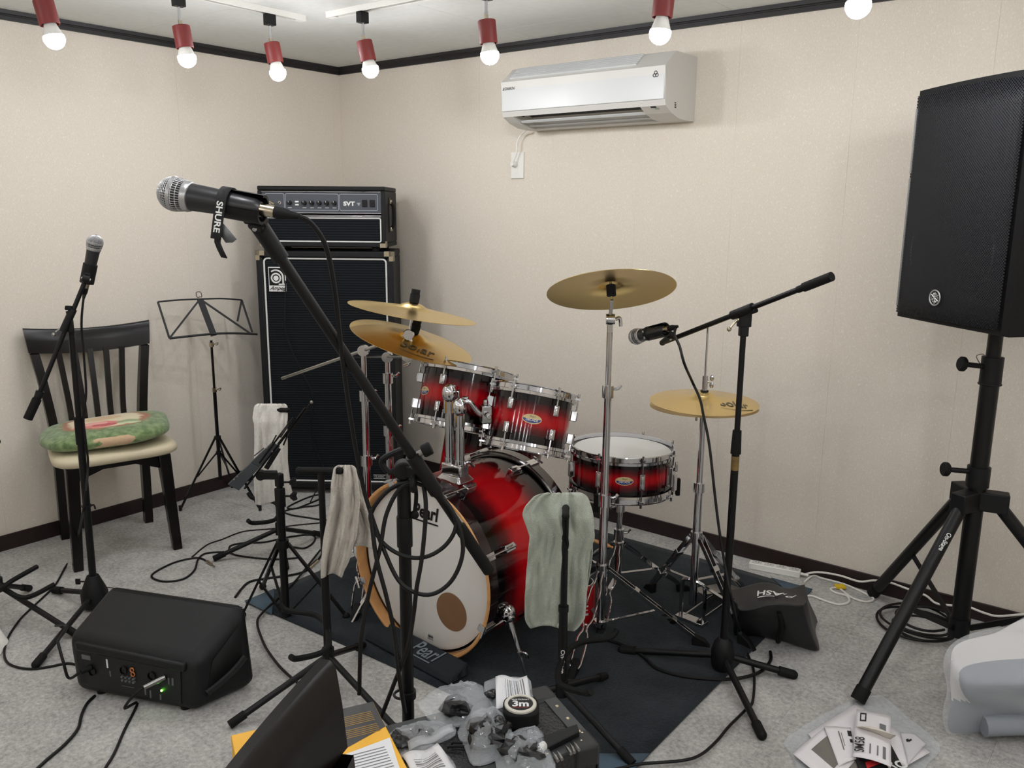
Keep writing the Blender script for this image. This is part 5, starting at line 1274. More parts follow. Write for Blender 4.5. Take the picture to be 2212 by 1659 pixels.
# ================================================================ TOWELS
def terry(name, rgb): return mat(name, rgb, .95, noise=.05, nscale=90, bump=1.0, bscale=330, sheen=.3, spec=.1)
def towel(name, label, m, O, front, back, nrm, folds, gap=.028, seed=1, nu=40, nv=40, fam=.022):
    """O: point on the bar; front/back: lists of (pixel y, left px, right px) seen from the camera on a plane through O"""
    R_ = V((nrm.y*-1, nrm.x, 0)); R_ = -R_ if R_.dot(RGT) < 0 else R_
    def edge(lst, f):
        for i in range(len(lst)-1):
            if lst[i][0] <= f <= lst[i+1][0]:
                a = (f-lst[i][0])/(lst[i+1][0]-lst[i][0]); a = a*a*(3-2*a) if False else a
                return [lst[i][k]+(lst[i+1][k]-lst[i][k])*a for k in range(3)]
        return lst[-1]
    def pt(lst, u, v, off, sg):
        y = lst[0][0]+(lst[-1][0]-lst[0][0])*v; _, l, r = edge(lst, y)
        fold = 0
        for (k, ph, am, gr_) in folds: fold += am*math.sin(k*u*math.pi*2+ph+1.2*v+(1.7 if sg < 0 else 0))*(.35+gr_*v)
        fold += mnoise.noise(V((u*4.5+seed*3, v*2.2+(5 if sg < 0 else 0), seed)))*fam*(.4+.8*v)+mnoise.noise(V((u*11+seed, v*6, seed+9)))*fam*.35
        px = l+(r-l)*u; yy = y+ (6*math.sin(5*u+seed) if v > .95 else 0)
        return onp(px, yy, O+nrm*(off+fold), nrm)
    def fn(u, v):
        if v <= .5: w_ = 1-2*v; return pt(front, u, w_, gap*(.15+.85*min(1, w_*5)), 1)
        w_ = 2*v-1
        return pt(back, u, w_, -gap*(.15+.85*min(1, w_*5)), -1)
    mb = MB().grid(fn, nu, nv*2)
    o = solo(mb, name, m, label, 'towel', solid=.006, sub=1)
    return o
tw1 = terry('towel_white', (240, 236, 228)); tw2 = terry('towel_beige', (204, 197, 186)); tw3 = terry('towel_green', (180, 186, 172))
nA_ = nbk(GA); OA = GA+Zup*zA
towel('towel', 'white terry towel hanging in front of the bass cabinet', tw1, OA, [(871, 556, 614), (876, 549, 621), (905, 545, 622), (915, 549, 620), (960, 550, 620), (1030, 547, 624), (1085, 552, 636)],
      [(872, 558, 612), (900, 550, 620), (1000, 552, 622), (1070, 555, 630)], nA_, [(1.5, .3, .010, .5), (3, 1, .004, 1)], gap=.02)
nB_ = nbk(GB); OB = GB+Zup*zB
towel('towel', 'beige crumpled towel hanging beside the bass drum head', tw2, OB, [(1004, 735, 760), (1010, 721, 768), (1040, 716, 775), (1090, 713, 778), (1160, 700, 770), (1215, 693, 752), (1245, 694, 738)],
      [(1005, 738, 762), (1015, 730, 768), (1060, 740, 783), (1110, 750, 800), (1150, 752, 812), (1185, 740, 810)], nB_, [(2.1, .3, .012, .7)], gap=.03, seed=2, fam=.035)
nC_ = nbk(GC); OC = GC+Zup*(zC_+.01)-nC_*.055
towel('towel', 'pale grey-green towel hanging in front of the straight cymbal stand', tw3, OC, [(1063, 1180, 1250), (1070, 1155, 1268), (1095, 1133, 1278), (1112, 1127, 1282), (1160, 1145, 1285), (1200, 1140, 1272), (1280, 1134, 1268), (1340, 1134, 1264), (1358, 1146, 1240)],
      [(1064, 1185, 1248), (1080, 1160, 1270), (1110, 1150, 1280), (1200, 1150, 1280), (1320, 1150, 1262)], nC_, [(1.3, 2.2, .016, .6)], gap=.03, seed=3, fam=.045)
# ================================================================ RUG AND BUMPER
def rug_mat():
    m = mat('rug_dark', (40, 46, 50), .95, spec=.1, sheen=.1); k = NT(m); tc = k.n('ShaderNodeTexCoord')
    n1 = k.n('ShaderNodeTexNoise'); n1.inputs['Scale'].default_value = 5; n1.inputs['Detail'].default_value = 6; k.l(tc.outputs['Object'], n1.inputs['Vector'])
    n2 = k.n('ShaderNodeTexNoise'); n2.inputs['Scale'].default_value = 160; k.l(tc.outputs['Object'], n2.inputs['Vector'])
    ad = k.n('ShaderNodeMath', operation='MULTIPLY_ADD'); ad.inputs[1].default_value = .5; k.l(n2.outputs['Fac'], ad.inputs[0]); k.l(n1.outputs['Fac'], ad.inputs[2])
    r = k.n('ShaderNodeValToRGB'); r.color_ramp.elements[0].position = .5; r.color_ramp.elements[0].color = (*lin((27, 31, 35)), 1); r.color_ramp.elements[1].position = 1; r.color_ramp.elements[1].color = (*lin((50, 56, 60)), 1)
    k.l(ad.outputs[0], r.inputs['Fac']); k.l(r.outputs['Color'], k.b.inputs['Base Color'])
    bp = k.n('ShaderNodeBump'); bp.inputs['Strength'].default_value = .6; bp.inputs['Distance'].default_value = .003; k.l(n2.outputs['Fac'], bp.inputs['Height']); k.l(bp.outputs['Normal'], k.b.inputs['Normal'])
    return m
rugm = rug_mat(); rugblue = mat('rug_corner_blue', (74, 92, 106), .8, bump=.3, bscale=200)
RG = V((2.0, -.85, 0)); rx0, rx1, ry0, ry1 = 1.2, 2.785, -1.56, -.15
rug = thing('drum_rug', 'dark charcoal drum rug with blue-grey corners under the drum kit', 'rug', RG)
def rz_(x, y): return .005+.0025*math.sin(3*x+2*y)*math.sin(5*y+1)
MB().grid(lambda u, v: V((rx0+(rx1-rx0)*u, ry0+(ry1-ry0)*v+.03*math.sin(2.6*u)*(1-v), .0045+.002*abs(math.sin(7*u+3*v)*math.sin(5*v)))), 40, 34).build('pile', rugm, rug, solid=.006)
for (x, y, sx, sy) in ((rx0, ry0, 1, 1), (rx1, ry0+.03*math.sin(2.6), -1, 1), (rx1, ry1, -1, -1)):
    MB().add([V((x-sx*.003, y-sy*.003, .0095)), V((x+sx*.16, y-sy*.003, .0095)), V((x-sx*.003, y+sy*.13, .0095))], [(0, 1, 2) if sx*sy > 0 else (0, 2, 1)]).build('corner_patch', rugblue, rug, solid=.002)
a, b, = fl(785, 1388), fl(970, 1490)
c, d_ = onz(1012, 1442, .03), onz(832, 1347, .03)
bp_ = thing('bass_drum_bumper', 'dark ribbed bumper bar with grey lettering in front of the bass drum', 'bumper', (a+b+c+d_)/4-Zup*.015)
bX = (b-a).normalized(); bY = V((-bX.y, bX.x, 0)); bL = (b-a).length
bumpm = lined('ribbed_black', (30, 33, 37), (52, 56, 60), 120, 'X')
def bh(x, y): return a+bX*x+bY*y
w_ = .085
MB().add([bh(0, 0)+Zup*.01, bh(bL, 0)+Zup*.01, bh(bL, w_)+Zup*.01, bh(0, w_)+Zup*.01, bh(0, .012)+Zup*.035, bh(bL, .012)+Zup*.035, bh(bL, w_)+Zup*.055, bh(0, w_)+Zup*.055], [(3, 2, 1, 0), (4, 5, 6, 7), (0, 1, 5, 4), (1, 2, 6, 5), (2, 3, 7, 6), (3, 0, 4, 7)]).build('bar', bumpm, bp_, bevel=.008)
o = (bh(bL*.62, .048)+Zup*.046); yv = (bY*.085+Zup*.022).normalized()
MB().text('Pearl', .075, o, bX, yv, ext=.002, shear=.35, bold=.012, sx=.75).obox(o-yv*.032+bX.cross(yv)*.001, bX*.05, yv*.002, bX.cross(yv)*.0005).build('lettering', mat('grey_letters', (112, 122, 130), .8), bp_)

# ================================================================ WEDGE MONITOR
wm = thing('wedge_monitor', 'black plastic wedge stage monitor showing its rear connector panel', 'stage monitor', fl(330, 1480))
RBL, RBR = fl(160, 1497), fl(420, 1546); RTL, RTR = onz(138, 1374, .165), onz(420, 1432, .15)
TBL, TBR = onz(238, 1256, .265), onz(538, 1299, .255); BBR = fl(560, 1482); BBL = BBR+(TBL-TBR); BBL.z = 0
for p in (RBL, RBR, BBR, BBL): p.z = .004
wsh = mat('wedge_black', (22, 23, 25), .42, spec=.35, bump=.2, bscale=500)
ob = MB().hexa([RBL, RBR, BBR, BBL, RTL, RTR, TBR, TBL]).build('cabinet', wsh, wm, bevel=.032, bseg=5)
def bil(u, v, off=0):   # on the rear face
    p = (RBL*(1-u)+RBR*u)*(1-v)+(RTL*(1-u)+RTR*u)*v
    return p+rn*off
rn = (RBR-RBL).cross(RTL-RBL).normalized(); rn = -rn if rn.dot(CAM-RBL) < 0 else rn
def rp(u0, u1, v0, v1, off, th, name, m, parent, bevel=0):
    q = [bil(u0, v0, off), bil(u1, v0, off), bil(u1, v1, off), bil(u0, v1, off)]
    return MB().hexa([p-rn*th for p in q]+q).build(name, m, parent, bevel=bevel)
panel = rp(.14, .90, .16, .80, .003, .02, 'connector_panel', mat('panel_black', (16, 17, 18), .5), wm)
rp(.1, .94, .80, .97, .012, .02, 'panel_hood', wsh, wm, .006)
for u, v, w__, h_, m_ in ((.33, .66, .012, .16, white_pr), (.345, .48, .01, .1, grey_pl), (.52, .62, .008, .08, grey_pl), (.84, .56, .014, .14, grey_pl), (.81, .56, .01, .12, grey_pl), (.62, .26, .012, .1, grey_pl), (.66, .24, .012, .14, grey_pl), (.74, .22, .012, .1, grey_pl), (.48, .3, .1, .008, grey_pl)):
    rp(u-w__/2, u+w__/2, v-h_/2, v+h_/2, .004, .002, 'panel_print', m_, panel)
for u, v in ((.46, .6), (.68, .6), (.2, .46)): MB().lathe([(.0, .002), (.012, .002), (.013, .006), (.011, .006)], bil(u, v, .002), rn, 18).build('socket', blkgloss, panel)
for u, v in ((.53, .64), (.535, .56)): MB().torus(bil(u, v, .006), rn, .006, .002, 16, 6).build('phono_socket', mat('brass_ring', (190, 120, 70), .35, metal=.7), panel)
for u in (.45, .48, .51, .54): 
    for v in (.42, .48): MB().lathe([(0, 0), (.004, 0), (.0035, .008), (0, .008)], bil(u, v, .003), rn, 10).build('control_knob', grey_pl, panel)
MB().sphere(bil(.755, .36, .006), .0032, 10, 6).build('status_light', mat('green_led', (120, 255, 90), .3, emit=(110, 255, 60), estr=6), panel)
rp(.13, .2, .66, .74, .005, .004, 'cooling_plate', grey_pl, panel)
# flat dark patch on the right end, painting the shade of a handle recess
en = (BBR-RBR).cross(TBR-BBR).normalized(); en = -en if en.dot(RGT) < 0 else en
def er(u, v, off=.001):
    p = (RBR*(1-u)+BBR*u)*(1-v)+(RTR*(1-u)+TBR*u)*v; return p+en*off
rec = MB().add([er(.2, .3), er(.78, .42), er(.8, .86), er(.3, .72)], [(0, 1, 2, 3)]).build('recess_shade_patch', mat('recess_shade_black', (6, 6, 7), .8), wm, solid=.002)
MB().tube([er(.18, .28, .004), er(.35, .32, .010), er(.6, .38, .012), er(.8, .44, .008)], .010, 8).build('handle_lip', wsh, wm)
MB().tube([RTR+(TBR-RTR)*.88+en*.002, BBR+(RBR-BBR)*.12+Zup*.03+en*.002], .0015, 6, 0).build('baffle_joint', blk, wm)
MB().tube([RTL+(TBL-RTL)*.88+Zup*.003, RTR+(TBR-RTR)*.88+Zup*.003], .0012, 6, 0).build('baffle_joint', blk, wm)
for p in (RBL, RBR, BBR, BBL):
    q_ = p+((RBL+BBR)/2-p)*.3; MB().cyl(V((q_.x, q_.y, 0)), V((q_.x, q_.y, .012)), .014, n=12).build('foot', rubber, wm)

# ================================================================ GUITAR AMPLIFIER USED AS A TABLE
ZA = .45
aR, aL_ = onz(1180, 1480, ZA), onz(850, 1563, ZA); aF = onz(1302, 1603, ZA)
wv = (aL_-aR); wv.z = 0; wv.normalize(); dv = V((-wv.y, wv.x, 0)); dv = -dv if dv.dot(aF-aR) < 0 else dv
AW, AD = .62, .2135
def at(w, d, z): p = aR+wv*w+dv*d; return V((p.x, p.y, z))
am = thing('guitar_amplifier', 'low black amplifier cabinet with riveted edge strips serving as a table', 'amplifier', at(AW/2, AD/2, 0))
croc = mat('croc_vinyl', (30, 30, 31), .4, bump=1.0, bscale=160)
def slab(w0, w1, d0, d1, z0, z1): return MB().hexa([at(w0, d0, z0), at(w1, d0, z0), at(w1, d1, z0), at(w0, d1, z0), at(w0, d0, z1), at(w1, d0, z1), at(w1, d1, z1), at(w0, d1, z1)])
slab(0, AW, 0, AD, .02, ZA-.004).build('body', croc, am, bevel=.006)
strip = mat('edge_strip', (58, 60, 60), .45)
for a_ in ((0, AW, 0, .028), (0, AW, AD-.028, AD), (0, .028, .028, AD-.028), (AW-.028, AW, .028, AD-.028)): slab(*a_, ZA-.006, ZA-.0005).build('edge_strip', strip, am, bevel=.001)
slab(-.003, 0, 0, AD, .02, ZA-.01).build('side_panel', croc, am)
for w0 in (0, AW-.045):
    for d0 in (0, AD-.045):
        slab(w0-.004, w0+.049, d0-.004, d0+.049, ZA-.045, ZA+.0015).build('corner', mat('corner_black', (34, 35, 36), .5), am, bevel=.008)
for w_, dd in [(.014, y) for y in (.075, .12, .165)]+[(x, .014) for x in (.1, .25, .4, .52)]+[(x, AD-.014) for x in (.1, .25, .4)]+[(.025, AD-.02), (.012, AD-.04)]:
    MB().sphere(at(w_, dd, ZA-.0005), .0042, 10, 6, (1, 1, .6)).build('rivet', mat('rivet_brass', (196, 184, 160), .25, metal=1), am)
for w_ in (.05, AW-.05):
    for dd in (.04, AD-.04): MB().cyl(at(w_, dd, 0), at(w_, dd, .02), .016, n=12).build('foot', rubber, am)
# ---- things lying on it
clear = mat('clear_plastic', (235, 240, 245), .06, spec=1.0, alpha=.24, bump=.5, bscale=45)
hazy = mat('hazy_plastic', (215, 218, 222), .2, spec=.8, alpha=.4)
label_w = mat('white_label', (226, 226, 228), .55)
def pillow(out, z, h, seed, wr=.45, nr=9, floor_=False):
    P = [onz(x, y, z) for x, y in out]; P = spline(P, 3, True); n = len(P); c = sum(P, V())/n
    rnd = random.Random(seed); ph = [rnd.uniform(0, 6.28) for _ in range(8)]
    mb = MB(); vs = []
    for i in range(nr+1):
        r = i/nr
        for j, p in enumerate(P):
            q = c+(p-c)*r
            nz_ = 1-2*abs(mnoise.noise(V((q.x*38+seed*7, q.y*38, seed)))); n2_ = 1-2*abs(mnoise.noise(V((q.x*90+seed*3, q.y*90, seed+4))))
            zz_ = h*((1-r**2.6)*(.72+wr*.7*nz_)+(1-r**4)*wr*.35*n2_)
            edge = .004*math.sin(9*j/n*6.28+ph[3]) if i == nr else 0
            vs.append(V((q.x, q.y, z+.002+max(zz_, 0)+abs(edge))))
    fs = []
    for i in range(nr):
        for j in range(n): k = (j+1) % n; fs.append((i*n+j, (i+1)*n+j, (i+1)*n+k, i*n+k))
    mb.add(vs, fs)
    low = [V((p.x, p.y, z+.0008)) for p in P]; o0 = len(mb.v)
    mb.add(low, [tuple(range(n-1, -1, -1))])
    for j in range(n): k = (j+1) % n; mb.f.append([nr*n+j, o0+j, o0+k, nr*n+k]); mb.mi.append(0)
    return mb
def lump(px, py, z, r, seed, sc=(1, 1, .6)):
    c = onz(px, py, z)+Zup*(r*sc[2]); rnd = random.Random(seed); ph = [rnd.uniform(0, 6.28) for _ in range(6)]
    m = MB().sphere((0, 0, 0), r, 15, 10, sc)
    m.v = [c+v*(1+.55*mnoise.noise(v*55+V((ph[0], ph[1], ph[2])))+.3*mnoise.noise(v*130+V((ph[3], ph[4], ph[5])))) for v in m.v]
    return m
BG = 'clear bags of parts on the amplifier'
def bag(label, out, h, seed, lumps=(), lab=None, zip_=None, m=None):
    c = [sum(p[k] for p in out)/len(out) for k in (0, 1)]
    t = thing('plastic_bag', label, 'plastic bag', onz(*c, ZA), BG)
    pillow(out, ZA, h, seed).build('film', m or clear, t, smooth=False)
    for (x, y, r, s_) in lumps: lump(x, y, ZA+.004, r, seed+7, s_).build('black_part', mat('black_shiny_part', (14, 15, 18), .3), t, smooth=False)
    if lab:
        q = [onz(x, y, ZA+h*.9+.004) for x, y in lab[0]]
        L = MB().grid(lambda u, v: (q[0]*(1-u)+q[1]*u)*(1-v)+(q[3]*(1-u)+q[2]*u)*v+Zup*.004*math.sin(7*u+4*v), 10, 8).build('paper_label', label_w, t, solid=.0008)
        bars = MB()
        for i in range(9):
            u0 = .3+i*.065; w0 = .012+.012*(i % 3)
            def fq(u, v, u0=u0, w0=w0): uu = u0+w0*u; vv = .12+.7*v; return (q[0]*(1-uu)+q[1]*uu)*(1-vv)+(q[3]*(1-uu)+q[2]*uu)*vv+Zup*(.004*math.sin(7*uu+4*vv)+.001)
            if lab[1] == 'u': bars.grid(fq, 1, 6)
            else: bars.grid(lambda u, v: fq(u, v) if False else ((lambda uu, vv: (q[0]*(1-uu)+q[1]*uu)*(1-vv)+(q[3]*(1-uu)+q[2]*uu)*vv+Zup*(.004*math.sin(7*uu+4*vv)+.001))(.2+.6*v, u0+w0*u)), 1, 6)
        bars.build('barcode', mat('print_grey', (120, 120, 122), .6), t, smooth=False)
    if zip_:
        q = [onz(x, y, ZA+h*.8) for x, y in zip_]
        MB().grid(lambda u, v: (q[0]*(1-u)+q[1]*u)*(1-v)+(q[3]*(1-u)+q[2]*u)*v+Zup*.003*math.sin(9*u), 10, 2).build('zip_strip', hazy, t, solid=.0015)
bag('clear bag holding a faceted black part beside the tape measure', [(905, 1520), (950, 1500), (1000, 1488), (1036, 1482), (1052, 1505), (1068, 1535), (1040, 1560), (985, 1572), (935, 1562), (918, 1545)], .038, 1, [(985, 1545, .03, (1, 1, .6))])
bag('clear bag with a white barcode label behind the tape measure', [(1046, 1477), (1090, 1468), (1140, 1469), (1150, 1500), (1148, 1524), (1110, 1535), (1075, 1542), (1058, 1520)], .022, 2, [(1062, 1508, .014, (1, 1, .6))], lab=([(1070, 1462), (1138, 1462), (1148, 1510), (1072, 1528)], 'u'))
bag('clear zip bag of black parts next to the yellow carton', [(834, 1592), (870, 1576), (915, 1567), (975, 1572), (983, 1590), (940, 1610), (885, 1630), (840, 1628)], .024, 3, [(868, 1607, .024, (1.2, 1, .4)), (915, 1590, .02, (1.5, 1, .4))], zip_=[(880, 1602), (976, 1565), (982, 1582), (884, 1622)])
bag('clear bag with a striped white label lying in front of the zip bag', [(848, 1645), (880, 1625), (935, 1612), (962, 1628), (985, 1662), (980, 1690), (870, 1700)], .02, 4, [(870, 1658, .016, (1, 1, .5))], lab=([(868, 1632), (945, 1608), (985, 1660), (900, 1690)], 'v'))
bag('bulging clear bag of glossy black parts in the middle of the amplifier top', [(988, 1584), (1015, 1562), (1055, 1550), (1086, 1552), (1108, 1588), (1095, 1615), (1070, 1645), (1022, 1655), (1005, 1620)], .045, 5, [(1045, 1605, .034, (1.1, 1, .6)), (1075, 1590, .022, (1, 1, .8))])
bag('clear bag of black and white parts beside the screwdriver bits', [(1068, 1610), (1110, 1592), (1158, 1580), (1174, 1592), (1186, 1625), (1200, 1665), (1150, 1690), (1085, 1690)], .035, 6, [(1125, 1640, .032, (1.3, 1, .5))])
lump(1165, 1628, ZA+.006, .012, 9, (.7, 1.6, .8)).build('white_part', white_pl, bpy.data.objects['plastic_bag.005'])
# tape measure
TMc = onz(1124, 1557, ZA)
tmz = V((TMc.x, TMc.y, ZA)); tX = V((RGT.x, RGT.y, 0)).normalized(); tY = V((-tX.y, tX.x, 0))
tm = thing('tape_measure', 'black tape measure with round pale-rimmed face on the amplifier', 'tape measure', tmz)
sq = [(.034*(abs(math.cos(a))**.6)*(1 if math.cos(a) > 0 else -1)*(1.06 if math.cos(a) > 0 else 1), .033*(abs(math.sin(a))**.6)*(1 if math.sin(a) > 0 else -1)) for a in [2*math.pi*i/32 for i in range(32)]]
MB().prism(sq, tmz, tX, tY, .034).build('case', rubber, tm, bevel=.004)
MB().lathe([(.024, .034), (.031, .034), (.031, .0375), (.029, .039), (.0245, .0385)], tmz, n=40, closed=True).build('rim', mat('pale_rim', (206, 202, 190), .5), tm)
MB().disc(tmz+Zup*.0345, (0, 0, 1), .0245, 36, .002).build('face', blk, tm)
MB().text('3m', .026, tmz+Zup*.0368-tY*.001, tX, tY, ext=.0004, bold=.035).text('MULTICRAFT', .0058, tmz+Zup*.0368+tY*.0135, tX, tY, bold=.02).build('lettering', white_pr, tm)
MB().text('LOCKING TAPE', .0042, tmz+Zup*.0368-tY*.0125, tX, tY, ext=.0004).build('red_lettering', mat('red_print', (190, 40, 40), .5), tm)
for i, (x, y, ang) in enumerate(((1200, 1635, .5), (1209, 1632, .5), (1228, 1620, .35), (1237, 1617, .9), (1245, 1612, .35))):
    p = onz(x, y, ZA+.0065); d = (RGT*math.cos(ang)*-.35+V((FWD.x, FWD.y, 0))*.94).normalized(); d.z = 0
    m = MB().cyl(p-d*.012, p+d*.004, .0033, n=6).cyl(p+d*.004, p+d*.013, .0026, .0012, 6)
    solo(m, 'screwdriver_bit', steel, 'short steel screwdriver bit lying near the amplifier corner', 'screwdriver bit', group='screwdriver bits on the amplifier')
bc = [onz(x, y, ZA) for x, y in ((1160, 1607), (1246, 1575), (1252, 1592), (1180, 1628))]
solo(MB().hexa(bc+[p+Zup*.012 for p in bc]), 'bit_case', blkplastic, 'flat black plastic case beside the screwdriver bits', 'case', bevel=.002)
for x, y in ((970, 1612), (978, 1604)):
    p = onz(x, y, ZA+.004); d = V((RGT.x, RGT.y, 0))
    solo(MB().cyl(p, p+d*.028, .0024, n=8).cyl(p-d*.003, p, .0045, n=10), 'screw', blk, 'small black screw lying between the clear bags', 'screw', group='loose screws')
# ---- carton on the amplifier
ZB_ = ZA+.10
b_ = onz(806, 1515, ZB_); 
def ct(w, d, z): p = b_+wv*w+dv*d; return V((p.x, p.y, z))
CW, CD = .245, .205
cz0 = ZA+.002
ctn = thing('carton', 'black and yellow printed carton lying beside the dark chair rail', 'box', ct(CW/2, CD/2, cz0))
yel = mat('carton_yellow', (238, 178, 48), .5); blkc = mat('carton_black', (62, 62, 62), .55)
MB().hexa([ct(0, 0, cz0), ct(CW, 0, cz0), ct(CW, CD, cz0), ct(0, CD, cz0), ct(0, 0, ZB_), ct(CW, 0, ZB_), ct(CW, CD, ZB_), ct(0, CD, ZB_)]).build('body', yel, ctn, bevel=.0015)
zt2 = ZB_+.0004
MB().add([ct(.001, .001, zt2), ct(.16, .001, zt2), ct(.16, .15, zt2), ct(.08, .115, zt2), ct(.001, .082, zt2)], [(4, 3, 2, 1, 0)]).build('black_field', blkc, ctn, smooth=False)
MB().add([ct(.003, .115, zt2), ct(.012, CD-.001, zt2), ct(.15, CD-.001, zt2), ct(.12, .135, zt2)], [(0, 1, 2, 3)]).build('white_field', label_w, ctn, smooth=False)
gp = MB()
for i in range(11):
    dd = .028+i*.0052+(.008 if i > 5 else 0); L = .085 if i % 3 else .055
    gp.add([ct(.012, dd, zt2+.0003), ct(.012+L, dd, zt2+.0003), ct(.012+L, dd+.002, zt2+.0003), ct(.012, dd+.002, zt2+.0003)], [(0, 1, 2, 3)])
gp.build('gold_print', mat('gold_print', (150, 116, 48), .5), ctn, smooth=False)
gp = MB()
for i in range(8):
    dd = .135+i*.0075
    gp.add([ct(.018, dd, zt2+.0004), ct(.1, dd, zt2+.0004), ct(.1, dd+.002, zt2+.0004), ct(.018, dd+.002, zt2+.0004)], [(0, 1, 2, 3)])
gp.build('grey_print', mat('print_grey', (120, 120, 122), .6), ctn, smooth=False)

# ================================================================ BLACK BAG, POWER STRIP, WHITE CORDS
bgm = mat('bag_nylon', (22, 23, 26), .38, bump=.25, bscale=25)
bnl, bnr = fl(1592, 1372), fl(1768, 1406); bk = V((-.35, .94, 0))
tfl, tfr, tbr, tbl = onz(1590, 1315, .17), onz(1736, 1308, .2), onz(1744, 1258, .2), onz(1575, 1268, .19)
kb = thing('gig_bag', 'black nylon bag with upside-down white lettering lying near the power strip', 'bag', (bnl+bnr)/2)
BQ = [bnl, bnr, bnr+bk*.2, bnl+bk*.2, tfl, tfr, tbr, tbl]
def tri(u, v, w):
    lo = (BQ[0]*(1-u)+BQ[1]*u)*(1-v)+(BQ[3]*(1-u)+BQ[2]*u)*v; hi = (BQ[4]*(1-u)+BQ[5]*u)*(1-v)+(BQ[7]*(1-u)+BQ[6]*u)*v
    return lo*(1-w)+hi*w
def bagface(fn, n, m_): return MB().grid(fn, n, m_)
def wob(p, s): return p+V((math.sin(31*p.y+9*p.z)*.5, math.sin(27*p.x+17*p.z), math.sin(23*p.x+19*p.y)*.8))*s
m = MB()
for f in (lambda u, v: tri(u, v, 1), lambda u, v: tri(u, 0, v), lambda u, v: tri(1, u, v), lambda u, v: tri(1-u, 1, v), lambda u, v: tri(0, 1-u, v), lambda u, v: tri(u, 1-v, 0)):
    m.grid(lambda u, v, f=f: (lambda p: V((p.x, p.y, max(p.z, .001))))(wob(f(u, v), .014)), 14, 10)
o = m.build('body', bgm, kb); wdm = o.modifiers.new('weld', 'WELD'); wdm.merge_threshold = .002; o.modifiers.new('b', 'BEVEL').width = .014; o.modifiers['b'].segments = 3; o.modifiers['b'].limit_method = 'ANGLE'; o.modifiers['b'].angle_limit = .7; o.modifiers.new('s', 'SUBSURF').render_levels = 1
# strap and letters
MB().tube([tri(.62, -.03, .85), tri(.6, -.06, .5), tri(.52, -.06, .1)], .009, 6).build('strap', rubber, kb)
tX2 = -(tri(.8, .5, 1)-tri(.3, .5, 1)).normalized(); nT = (tri(.8, .5, 1)-tri(.3, .5, 1)).cross(tri(.5, 1, 1)-tri(.5, 0, 1)).normalized(); tY2 = nT.cross(tX2).normalized()
Lu, Lv = (tri(1, .5, 1)-tri(0, .5, 1)).length, (tri(.5, 1, 1)-tri(.5, 0, 1)).length
def bw(x, y): return wob(tri(.64-x/Lu, .45-y/Lv, 1), .014)+nT*.007
oc = tri(.66, .42, 1)+nT*.008
MB().text('ASH', .04, oc, tX2, tY2, bold=.02, sx=1.1, warp=lambda x, y: bw(x+.028, y)).text('P', .045, oc, tX2, tY2, shear=.4, warp=lambda x, y: bw(x-.045, y)).text('A', .022, oc, tX2, tY2, warp=lambda x, y: bw(x-.018, y-.012)).grid(lambda u, v: bw(.005+.06*u, .022+.004*v), 6, 1).build('lettering', white_pr, kb)
# power strip
a, b = fl(1616, 1229), fl(1727, 1250); pX = (b-a).normalized(); pY = V((-pX.y, pX.x, 0)); pL = (b-a).length
ps = thing('power_strip', 'white power strip lying along the baseboard', 'power strip', (a+b)/2)
def pt_(x, y, z): p = a+pX*x+pY*y; return V((p.x, p.y, z))
MB().hexa([pt_(0, 0, 0), pt_(pL, 0, 0), pt_(pL, .042, 0), pt_(0, .042, 0), pt_(0, .002, .026), pt_(pL, .002, .026), pt_(pL, .04, .026), pt_(0, .04, .026)]).build('body', white_pl, ps, bevel=.003)
for i in range(4):
    s_ = MB().obox(pt_(.03+i*pL*.24, .021, .027), pX*.018, pY*.014, Zup*.0015).build('socket', acs, ps, bevel=.001)
    MB().obox(pt_(.025+i*pL*.24, .021, .0287), pX*.001, pY*.005, Zup*.0003).obox(pt_(.036+i*pL*.24, .021, .0287), pX*.001, pY*.005, Zup*.0003).build('slot', blk, s_)
MB().cyl(pt_(pL, .021, .013), pt_(pL+.03, .021, .011), .006, .0045, 10).build('cord_boot', white_pl, ps)
def fcable(name, label, pts, r, m=cable, cat='cable', z=None, group=None, wallside=False, pre=(), post=()):
    P = list(pre)+[onz(x, y, r if z is None else z) for x, y in pts]+list(post)
    if wallside: P = [p if p.y < -.02 else (lambda q: V((q.x, q.y, max(q.z, r))))(ony(x, y, -.02)) for p, (x, y) in zip(P, pts)]
    P = [V((p.x, min(p.y, -.01-r), p.z)) for p in P]
    t = thing(name, label, cat, V((P[0].x, P[0].y, 0)), group)
    MB().tube(P, r, 8, 5).build('wire', m, t)
    return t, P
white_c = mat('white_cord', (232, 228, 220), .4)
fcable('extension_cord', 'white cord running from the power strip along the baseboard behind the tripod', [(1737, 1241), (1767, 1236), (1813, 1243), (1856, 1256), (1887, 1254), (1918, 1257), (1960, 1272), (1999, 1286), (2022, 1303), (2057, 1308), (2091, 1311), (2126, 1324), (2157, 1331), (2212, 1327), (2260, 1330)], .0042, white_c, 'cord', wallside=True)
wc2, _ = fcable('extension_cord', 'white cord lying in loose loops beside the black bag', [(1738, 1257), (1760, 1240), (1786, 1242), (1825, 1262), (1871, 1283), (1887, 1294), (1871, 1300), (1840, 1291), (1812, 1271), (1794, 1272), (1804, 1280), (1829, 1287), (1834, 1300), (1812, 1306), (1780, 1297), (1752, 1287), (1735, 1290)], .0042, white_c, 'cord')
yt = onz(1815, 1267, .009); MB().obox(yt, RGT*.018, V((FWD.x, FWD.y, 0))*.016, Zup*.004).build('yellow_tag', mat('tag_yellow', (226, 190, 30), .5), wc2, bevel=.001)
